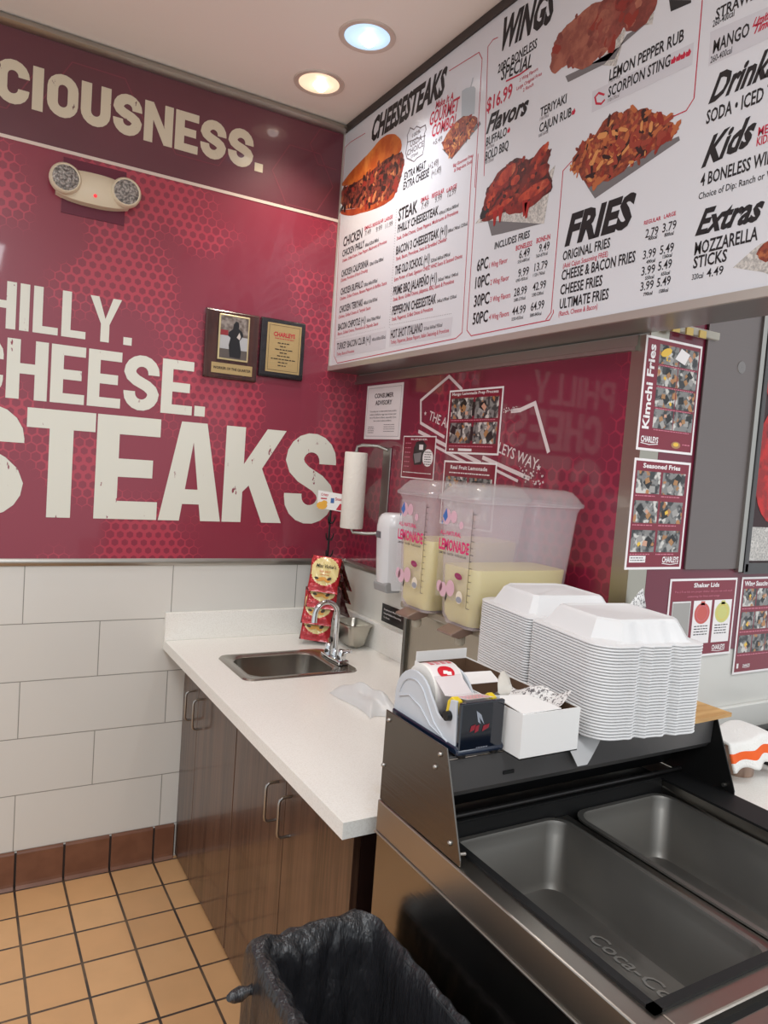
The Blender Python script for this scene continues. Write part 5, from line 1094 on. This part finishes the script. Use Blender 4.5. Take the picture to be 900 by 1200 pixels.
text(MB(), Frame((-.150, -1.93, .8040), (0, -1, 0), (1, 0, 0)), 'Coca-Cola', 0, 0, .20, .030, .0006, .01, shear=.25).build('embossing', mat('pan_emboss', (150, 147, 142), .4, .6), pa)
pb, po2 = steam_pan('food_pan', 'empty deep stainless food pan, the far one on the right side of the prep table', -.026, gx1-.016, gy0+.016, gy1-.018, .800, .927, .034, PANM, .010, .022, 'deep steel pans in the prep table')

# ------------------------------------------------------------------ things on the overshelf
ZS = 1.110
t = thing('plywood_board', 'tan plywood board under the foam container stack', 'board', (.12, -1.66, ZS))
MB().prism([(.02, -1.560), (.330, -1.560), (.338, -1.838), (.10, -1.846), (.02, -1.842)], 'z', ZS+.0012, ZS+.0095).build('sheet', mat('plywood', (212, 172, 116), .6, vary=((6, 40, 40), (190, 146, 92), .4, .6)), t)
def foam_half(sgn):
    """half of an open clamshell: rim, wall and dome; local origin at the hinge, extending towards -y*sgn"""
    w, d = .256, .238; x0, x1 = -w/2, w/2
    def ring(o, z, r, amp):
        z = z*1.17 if z < .0053 else z
        out = []; base = []; ya, yb = -d+o, -.002-o; rh = max(.004, r*.3)
        for (cx, cy, a, rr) in ((x1-o-rh, yb-rh, 0, rh), (x0+o+rh, yb-rh, 90, rh), (x0+o+r, ya+r, 180, r), (x1-o-r*.6, ya+r*.6, 270, r*.6)):
            for i in range(8):
                q = math.radians(a+90*i/7); base.append((cx+rr*math.cos(q), cy+rr*math.sin(q), z))
        if z > .008:
            b2 = []
            for c in range(4):
                a, b_ = base[c*8], base[c*8+7]; b2 += [(a[0]+(b_[0]-a[0])*i/7, a[1]+(b_[1]-a[1])*i/7, z) for i in range(8)]
            base = b2
        # subdivide straight runs for the tab notches
        pts = []
        n = len(base)
        for i in range(n):
            a, b_ = base[i], base[(i+1) % n]; L_ = math.dist(a, b_); k_ = 24 if L_ > .08 else 1
            for j in range(k_): pts.append((a[0]+(b_[0]-a[0])*j/k_, a[1]+(b_[1]-a[1])*j/k_, z))
        for (x, y, zz) in pts:
            if y < -d+o+.003:
                for c in (-.030, .045):
                    dx = abs(x-c)
                    if dx < .013: y += amp*(1-dx/.013)
                for c in (-.048, -.012, .027, .063):
                    dx = abs(x-c)
                    if dx < .007: y -= amp*.3*(1-dx/.007)
            out.append((x, y if sgn > 0 else -y, zz))
        return out
    R = [ring(.0045, .0, .044, .006), ring(.0010, .0008, .047, .009), ring(0, .0022, .048, .009), ring(.0006, .0038, .048, .009), ring(.004, .0048, .044, .007), ring(.013, .0052, .028, .004),
         ring(.018, .010, .040, .005), ring(.033, .0385, .034, .0035), ring(.036, .0430, .031, .001), ring(.041, .0465, .028, 0), ring(.046, .0465, .022, 0), ring(.049, .0448, .02, 0)]
    mb = MB().rows(R); n = len(R[-1]); mb.add(R[-1], [tuple(range(n))]); return mb
FOAM = mat('white_foam', (219, 218, 218), .42, spec=.4)
_foam = None; NL = 31; base = Vector((.056, -1.648, ZS+.0099)); frz = math.radians(-8.0); rn = random.Random(77)
def ordinal(n): return ['topmost', 'second', 'third', 'fourth', 'fifth', 'sixth', 'seventh', 'eighth', 'ninth', 'tenth', 'eleventh', 'twelfth', 'thirteenth', 'fourteenth', 'fifteenth', 'sixteenth'][n]
for i in range(NL):
    top = NL-1-i
    lab = ('topmost open white foam clamshell container on the tall stack, both domes in view' if top == 0 else 'bottom open white foam clamshell container of the stack, on the plywood board' if i == 0
           else 'open white foam clamshell container, %s from the top of the stack' % ordinal(top) if top < 16 else 'open white foam clamshell container, %s from the bottom of the stack' % ordinal(i))
    t = thing('foam_container', lab, 'foam container', base+Vector((rn.uniform(-.0004, .0004), rn.uniform(-.0004, .0004), .00575*i)), 'open foam clamshell containers nested in the stack', frz)
    if _foam is None:
        _foam = [foam_half(1).build('base_half', FOAM, t, smooth=28, local=True), foam_half(-1).build('lid_half', FOAM, t, smooth=28, local=True)]
        _foam.append(MB().box(-.098, .098, -.004, .004, .0008, .0034).build('hinge', FOAM, t, local=True))
    else:
        for s in _foam: c = s.copy(); COL.objects.link(c); c.parent = t
# open white carton with film and paper in it
t = thing('carton', 'open white carton of printed paper beside the foam containers', 'carton', (-.215, -1.71, ZS))
bx0, bx1, by0, by1, bz0, bz1 = -.2755, -.141, -1.862, -1.515, ZS+.001, 1.190
WB = mat('carton_white', (232, 230, 228), .55); BRN = mat('carton_brown', (92, 68, 50), .8)
c_ = MB(); th = .002
c_.m(0).box(bx0, bx1, by0, by0+th, bz0, bz1).box(bx0, bx0+th, by0+th, by1, bz0, bz1).box(bx1-th, bx1, by0+th, by1, bz0, bz1).box(bx0+th, bx1-th, by1-th, by1, bz0, bz1+.020).box(bx0, bx1, by0, by1, bz0, bz0+th)
c_.m(1).box(bx0+th, bx0+th+.001, by0+th, by1-th, bz0+th, bz1-.002).box(bx1-th-.001, bx1-th, by0+th, by1-th, bz0+th, bz1-.002).box(bx0+th, bx1-th, by0+th, by0+th+.001, bz0+th, bz1-.002).box(bx0+th, bx1-th, by1-th-.001, by1-th, bz0+th, bz1-.002)
c_.build('box', [WB, BRN], t)
MB().flat([(bx0+.001, by0+.002, bz1), (bx1-.045, by0+.002, bz1+.001), (bx1-.060, by0+.075, bz1+.004), (bx0+.003, by0+.085, bz1+.006)]).build('flap', WB, t, thick=.0015)
MB().flat([(bx0+.010, by1-.16, bz1-.004), (bx1-.060, by1-.19, bz1+.006), (bx1-.035, by1-.13, bz1+.008), (bx0+.030, by1-.105, bz1+.002)]).build('card_insert', WB, t, thick=.001)
m_ = MB(); rows = []; 
for j in range(13):
    r_ = []
    for i in range(13):
        u, v = i/12, j/12; r_.append((bx0+.062+.072*u, by0+.025+.15*v, bz1-.020+.030*(1-v)*u+.010*math.sin(7*u+3*v)+.007*math.sin(11*v+2*u)))
    rows.append(r_)
PRT = NT('printed_wrap', .5); _w = PRT.noise(PRT.scale(PRT.obj(), (160, 160, 160)), 1.0, 4, .7); PRT.color(PRT.mix(PRT.rng(_w, .52, .58), lin((226, 224, 222)), lin((96, 92, 94)))); PRT = PRT.m
o = MB().rows(rows, False).build('printed_paper', PRT, t, smooth=60)
rn = random.Random(8); rows = []
for j in range(12):
    r_ = []; q = j/11
    for i in range(12):
        a = 2*math.pi*i/12; rad = (.016-.007*q)*(1+.22*math.sin(3*a+4*q)); r_.append((bx0+.028+.020*q+rad*math.cos(a), by0+.085+.05*q-.02*q*q, bz1+.012+.022*math.sin(q*2.2)+rad*.7*math.sin(a)))
    rows.append(r_)
m_ = MB().rows(rows); m_.add(rows[0], [tuple(range(12))]); m_.add(rows[-1], [tuple(range(12))]); m_.build('twisted_film', mat('clear_film', (222, 216, 206), .22, alpha=.8, coat=.4), t, smooth=60)
# loose sheet under the stack, hanging over the shelf edge
m_ = MB(); rows = []
for j in range(9):
    q = j/8; 
    if q < .4: y, z = -1.70-.1125*(q/.4), ZS+.0007
    else: y, z = -1.8125-.012*math.sin((q-.4)*2.0), ZS+.0007-.0525*((q-.4)/.6)
    w0 = -.125+.030*max(0, q-.4)/.6; w1 = -.020+.05*max(0, q-.4)/.6*0 - .05*max(0, q-.4)/.6
    rows.append([(w0+(w1-w0)*i/5, y, z) for i in range(6)])
tag(m_.rows(rows, False).build('paper_sheet', mat('grey_white_paper', (206, 204, 204), .6), smooth=60), 'loose white paper sheet hanging over the shelf edge under the containers', 'paper')
# printed paper corner sticking up behind the stack
rows = []
for j in range(9):
    q = j/8; rows.append([(.265+.009*i+q*(-.012+.0095*i), -1.572-.008*math.sin(q*2+i*.4), ZS+.0098+[.150, .165, .180, .197, .212, .222, .175][i]*q) for i in range(7)])
tag(MB().rows(rows, False).build('wrapping_paper', PRT, smooth=60, thick=.0004), 'printed wrapping paper standing up behind the right side of the foam containers', 'paper')
# tape dispenser
t = thing('tape_dispenser', 'grey and navy bag-sealing tape dispenser at the left end of the overshelf', 'tape dispenser', (-.325, -1.72, ZS))
NAVY = mat('navy_plastic', (22, 34, 54), .25, coat=.5); GREYP = mat('dispenser_grey', (196, 200, 206), .35)
def side_prof():
    pts = [(-1.608, ZS+.018)]
    for i in range(13):
        q = math.radians(185-150*i/12); pts.append((-1.674-.066*math.cos(q)*1.0, ZS+.046+.066*math.sin(q)))
    pts += [(-1.742, ZS+.070), (-1.752, ZS+.058), (-1.764, ZS+.052), (-1.776, ZS+.056), (-1.785, ZS+.068), (-1.790, ZS+.094), (-1.806, ZS+.097), (-1.812, ZS+.016)]
    return pts
SP = side_prof(); FR0 = -1.822
for (xa, nm) in ((-.377, 'side_plate'), (-.287, 'side_plate')):
    so = MB().prism(SP, 'x', xa, xa+.005).build(nm, GREYP, t, bevel=.0012)
    xs = xa-.0008 if xa < -.3 else xa+.0058
    rb = [(-1.674-.050*math.cos(math.radians(q)), ZS+.046+.050*math.sin(math.radians(q))) for q in range(165, 29, -15)] + [(-1.745, ZS+.040), (-1.775, ZS+.024)]
    MB().tube([(xs, a, b_) for a, b_ in rb], .0016, 6).tube([(xs, -1.626, ZS+.050), (xs, -1.660, ZS+.062), (xs, -1.70, ZS+.052), (xs, -1.735, ZS+.030), (xs, -1.79, ZS+.020)], .0016, 6).build('ridge', GREYP, so, smooth=60)
MB().prism([(-1.606, ZS+.006), (-1.606, ZS+.020), (-1.815, ZS+.020), (-1.824, ZS+.014), (-1.824, ZS+.006)], 'x', -.380, -.279).build('base', NAVY, t, bevel=.003)
MB().box(-.376, -.283, FR0, -1.813, ZS+.010, ZS+.096).build('front_plate', mat('dark_window', (16, 22, 34), .08, coat=.8), t, bevel=.002)
G = Frame((0, FR0-.0004, 0), (1, 0, 0), (0, 0, 1)); w_ = MB(); rn = random.Random(3)
for (a, b_, c, d) in [(-.356, ZS+.052, .010, .012), (-.346, ZS+.050, .008, .014), (-.330, ZS+.050, .008, .012), (-.322, ZS+.052, .006, .010)]: fpoly(w_.m(0), G, [(a, b_-d/2), (a+c, b_-d/2+.003), (a+c*1.2, b_+d/2), (a+.002, b_+d/2-.002)], .0003)
fpoly(w_.m(1), G, [(-.345, ZS+.082), (-.340, ZS+.062), (-.334, ZS+.058), (-.338, ZS+.070), (-.326, ZS+.056), (-.334, ZS+.074)], .0003); scribble(w_.m(1), G, -.340, -.315, ZS+.016, .0015, rn, .0003)
w_.build('window_print', [mat('window_red', (140, 34, 48), .4), mat('window_pale', (150, 156, 168), .4)], t)
for (a, b_) in ((-.365, -1.815), (-.295, -1.815), (-.365, -1.625), (-.295, -1.625)): MB().lathe([(.008, .0003), (.009, .007)], (a, b_, ZS), seg=14).build('foot', RUBBER, t, smooth=40)
for (a, nm) in ((-.366, 0), (-.297, 1)):
    MB().prism([(-1.772, ZS+.062), (-1.784, ZS+.058), (-1.800, ZS+.072), (-1.803, ZS+.094), (-1.786, ZS+.098), (-1.776, ZS+.088)], 'x', a-.008 if nm == 0 else a, a+.006 if nm == 0 else a+.012).build('clamp', mat('clamp_yellow', (226, 196, 40), .35, coat=.3), t, bevel=.002)
MB().lathe([(.0003, -.010), (.008, -.010), (.009, 0), (.009, .010)], (-.3765, -1.790, ZS+.066), 'x', 16).build('knob', BLACK, t, smooth=45)
MB().box(-.352, -.300, -1.808, -1.785, ZS+.086, ZS+.092).build('blade', mat('blade_clear', (206, 208, 212), .15, .4), t)
MB().lathe([(.0003, 0), (.012, 0), (.012, .080), (.0003, .080)], (-.371, -1.674, ZS+.073), 'x', 20).build('axle', mat('axle_dark', (50, 52, 58), .4), t, smooth=40)
# roll of printed tape
t = thing('tape_roll', 'roll of white tape with red printing, mounted in the dispenser', 'tape roll', (-.325, -1.674, ZS+.058))
r0, r1, xa, xb = .026, .0505, -.362, -.296; cy, cz = -1.674, ZS+.073
m_ = MB(); m_.m(0).lathe([(r1, .004), (r1-.001, 0), (r0, 0), (r0, xb-xa), (r1-.001, xb-xa), (r1, xb-xa-.004)], (xa, cy, cz), 'x', 44)
m_.m(1).lathe([(r1, .004), (r1, xb-xa-.004)], (xa, cy, cz), 'x', 44); m_.build('tape', [mat('tape_white', (236, 232, 226), .4), mat('tape_face', (232, 224, 222), .3, coat=.4)], t, smooth=40)
m_ = MB()
def tp(u, s, d=.0006):   # u across, s angle along the roll surface
    return (u, cy+(r1+d)*math.sin(s), cz+(r1+d)*math.cos(s))
# marks run over the top of the roll towards the camera
for (u0, s0, ru, rs, mi_) in [(-.329, -.62, .018, .30, 0)]:
    m_.m(mi_).flat([tp(u0+ru*math.cos(q*.3), s0+rs*math.sin(q*.3)) for q in range(21)])
for (u0, s0) in [(-.331, -.60), (-.324, -.66)]:
    m_.m(1).add([tp(u0-.006, s0-.10, .001), tp(u0+.004, s0-.12, .001), tp(u0+.006, s0+.02, .001), tp(u0-.003, s0+.05, .001)], [(0, 1, 2, 3)])
for j in range(9):
    s0 = -.16+.11*j
    for i in range(4):
        u = -.350+.013*i; m_.m(2 if (i+j) % 3 else 0).add([tp(u, s0), tp(u+.009, s0), tp(u+.009, s0+.06), tp(u, s0+.06)], [(0, 1, 2, 3)])
m_.build('red_print', [mat('tape_red', (206, 26, 44), .35, coat=.4), mat('tape_mark_white', (240, 236, 232), .4), mat('tape_pink', (224, 110, 128), .35)], t)
# strip of tape led to the cutting edge
m_ = MB(); rows = []
for (y, z) in [(cy-.0505*math.sin(.75), cz+.0505*math.cos(.75)), (-1.748, ZS+.086), (-1.775, ZS+.0925), (-1.812, ZS+.0985)]: rows.append([(-.359, y, z), (-.30, y, z)])
so = m_.rows(rows, False).build('strip', mat('tape_strip', (232, 222, 222), .2, alpha=.85, coat=.5), t)
F = Frame((-.355, -1.775, ZS+.0932), (1, 0, 0), (0, -.986, .16)); m_ = MB()
for j in range(3):
    for i in range(7): rect(m_, F, .002+.0072*i, .007+.0072*i, .004+.010*j, .010+.010*j, .0006)
m_.build('strip_print', MATS['tape_pink'], so)

# ------------------------------------------------------------------ trash can with liner
t = thing('trash_can', 'slim trash can with a black bag liner between cabinet and prep table', 'trash can', (-.525, -1.92, 0))
tx0, tx1, ty0, ty1, tz = -.655, -.424, -2.18, -1.652, .755
CAN = mat('can_grey', (58, 60, 62), .5)
rows = [rrect(tx0+.045, tx1-.035, ty0+.05, ty1-.05, .03, .002), rrect(tx0+.012, tx1-.006, ty0+.01, ty1-.01, .03, tz-.02), rrect(tx0+.004, tx1-.002, ty0+.003, ty1-.003, .032, tz-.018), rrect(tx0+.004, tx1-.002, ty0+.003, ty1-.003, .032, tz-.004), rrect(tx0+.009, tx1-.007, ty0+.008, ty1-.008, .028, tz-.004), rrect(tx0+.009, tx1-.007, ty0+.008, ty1-.008, .028, tz-.03)]
m_ = MB().rows(rows); n_ = len(rows[0]); m_.add(rows[0], [tuple(range(n_))]); m_.build('can', CAN, t, smooth=45)
LIN = NT('black_liner', .36, .12, .25); LIN.b.inputs['Base Color'].default_value = lin((36, 36, 39)); _v = LIN.obj()
_w = LIN.noise(LIN.scale(_v, (20, 20, 5)), 1.0, 4, .6); _w2 = LIN.noise(LIN.scale(_v, (42, 42, 12), (3, 3, 3)), 1.0, 3, .5)
LIN.bump(LIN.math('ADD', _w, LIN.math('MULTIPLY', _w2, .5)), .85, .02); LIN = LIN.m
from mathutils import noise as MN
prof = [(-.034, .30), (-.036, tz-.32), (-.030, tz-.20), (-.024, tz-.10), (-.018, tz-.03), (-.010, tz-.002), (-.001, tz+.0065), (.007, tz+.003), (.0115, tz-.012), (.013, tz-.04), (.015, tz-.09), (.018, tz-.15), (.022, tz-.20), (.024, tz-.235)]
def per(o, z):
    k_ = .05*(tz-z)/tz if o < -.0105 else 0
    base = rrect(tx0-o+k_, tx1+o*.55-k_, ty0-o+k_, ty1+o-k_, .034, z, 7); pts = []; n = len(base)
    for i in range(n):
        a, b_ = base[i], base[(i+1) % n]; k_ = max(1, int(math.dist(a, b_)/.011))
        for j in range(k_): pts.append((a[0]+(b_[0]-a[0])*j/k_, a[1]+(b_[1]-a[1])*j/k_))
    return pts
NP = 150
def resample(pts, n):
    d = [0]
    for i in range(len(pts)): d.append(d[-1]+math.dist(pts[i], pts[(i+1) % len(pts)]))
    out = []
    for k_ in range(n):
        s = d[-1]*k_/n; i = max(j for j in range(len(pts)) if d[j] <= s); f_ = (s-d[i])/max(d[i+1]-d[i], 1e-9); a, b_ = pts[i], pts[(i+1) % len(pts)]
        out.append((a[0]+(b_[0]-a[0])*f_, a[1]+(b_[1]-a[1])*f_))
    return out
rows = []; fine = []
for i in range(len(prof)-1):
    for j in range(4): fine.append((prof[i][0]+(prof[i+1][0]-prof[i][0])*j/4, prof[i][1]+(prof[i+1][1]-prof[i][1])*j/4, (i+j/4)/(len(prof)-1)))
fine.append((*prof[-1], 1.0))
for (o, z, q) in fine:
    r_ = []; P0 = resample(per(o, z), NP); P1 = resample(per(o+.01, z), NP)
    for k_ in range(NP):
        nx_, ny_ = (P1[k_][0]-P0[k_][0])*100, (P1[k_][1]-P0[k_][1])*100
        a = 2*math.pi*k_/NP; rim = math.exp(-((q-.48)/.10)**2)
        d = MN.noise(Vector((P0[k_][0]*24, P0[k_][1]*24, z*3+o*40)))*.018*(1-.6*rim) + MN.noise(Vector((P0[k_][0]*60, P0[k_][1]*60, z*9)))*.005*(1-.3*rim)
        if P0[k_][0] > tx1-.02: d = min(d, 0)*.6
        if q > .5: d = abs(d)*.9
        elif q < .44: d = -abs(d)
        dz = MN.noise(Vector((P0[k_][0]*12, P0[k_][1]*12, 5)))*.012*rim*0 + (MN.noise(Vector((P0[k_][0]*14, P0[k_][1]*14, 9)))*.03 if q > .95 else 0)
        dz += MN.noise(Vector((P0[k_][0]*34, P0[k_][1]*34, 2)))*.010*rim
        r_.append((P0[k_][0]+nx_*d, P0[k_][1]+ny_*d, z+dz))
    rows.append(r_)
m_ = MB().rows(rows); m_.add(rows[0], [tuple(range(NP))])
lo = m_.build('bag_liner', LIN, t, smooth=75)
kn = MB().tube([(tx0-.010, -1.705, tz-.040), (tx0-.026, -1.706, tz-.040), (tx0-.036, -1.700, tz-.046), (tx0-.050, -1.702, tz-.046), (tx0-.058, -1.706, tz-.042)], [.010, .007, .012, .010, .006], 10).build('knot', LIN, lo, smooth=70)

# ------------------------------------------------------------------ right-hand counter with towel
t = thing('side_counter', 'white counter to the right of the prep table, along the alcove wall', 'counter', (.85, -1.95, 0))
MB().box(.348, 1.6, -2.45, -1.531, .862, .900).build('slab', TOPM, t, bevel=.003)
MB().box(.365, 1.58, -2.43, -1.545, .10, .861).build('cabinet', WOODD, t)
MB().box(.348, 1.6, -1.545, -1.531, .900, .990).build('splash', mat('splash_white', (216, 214, 208), .35, coat=.2), t, bevel=.003)
t = thing('drop_in_well', 'dark steel drop-in well on the right counter with a silver lid', 'food well', (.95, -1.68, .9))
fr_ = MB().rows([rrect(.700, 1.20, -1.80, -1.560, .02, .9003), rrect(.700, 1.20, -1.80, -1.560, .02, .930), rrect(.712, 1.188, -1.788, -1.572, .02, .934), rrect(.730, 1.17, -1.77, -1.590, .02, .930), rrect(.735, 1.165, -1.765, -1.595, .02, .903)])
q_ = rrect(.735, 1.165, -1.765, -1.595, .02, .903); fr_.add(q_, [tuple(range(len(q_)))]); fr_.build('frame', mat('well_dark', (52, 50, 50), .32, .7), t, smooth=40)
MB().lathe([(.075, .0), (.076, .006), (.060, .024), (.030, .034), (.0005, .036)], (.90, -1.685, .932), seg=30).build('lid', CHROME, t, smooth=50)
t = thing('cup', 'brown translucent cup standing upside down under the towel', 'cup', (.580, -1.712, .9))
MB().lathe([(.0005, .0005), (.034, .0005), (.035, .004), (.036, .03), (.0345, .075), (.032, .092), (.0005, .094)], (.580, -1.712, .9), seg=28).build('body', mat('cup_brown', (176, 146, 128), .3, coat=.4, vary=((30, 30, 8), (140, 108, 92), .45, .6)), t, smooth=45)
m_ = MB(); rows = []; TOW = NT('terry_towel', .9); _v = TOW.obj(); _x, _y, _z = TOW.xyz(_v)
TOW.b.inputs['Base Color'].default_value = lin((236, 234, 230)); TOW.bump(TOW.noise(TOW.scale(_v, (260, 260, 260)), 1.0, 2), .5, .004); TOW = TOW.m
nu, nv = 40, 30
for j in range(nv+1):
    v = j/nv; r_ = []
    for i in range(nu+1):
        u = -1+2*i/nu                                              # across
        s = v*2-1                                                  # over the cup, front (-1) to back (+1)
        fall = max(0, abs(s)-.38)/.62
        yy = -1.712 + (.050*s/.38 if abs(s) < .38 else math.copysign(.050+.016*fall, s))
        zz = 1.004 - .056*fall - .006*abs(s) + .012*math.sin(u*2.6+.9)*(1-fall*.8) + .004*math.sin(u*9)*fall
        if u > .55: zz -= .050*((u-.55)/.45)**2*(1-fall)
        if u < -.2: zz += .022*(-u-.2)*(1-fall*.7)
        r_.append((.572+.108*u+.006*math.sin(3*s), yy+.006*math.sin(7*u)*(fall+.2), zz))
    rows.append(r_)
m_.rows(rows, False)
for i in range(len(m_.v)): m_.v[i] = (m_.v[i][0]-.58, m_.v[i][1]+1.712, m_.v[i][2]-.90)
for i in range(len(m_.f)):
    if (i//nu) in (3, 4, 5, nv-4, nv-5, nv-6): m_.mi[i] = 1
o = m_.build('towel', [TOW, mat('towel_orange', (234, 98, 40), .9)], smooth=80, thick=.006); o.location = (.58, -1.712, .90)
tag(o, 'white terry towel with an orange stripe, draped over the upturned cup', 'towel')
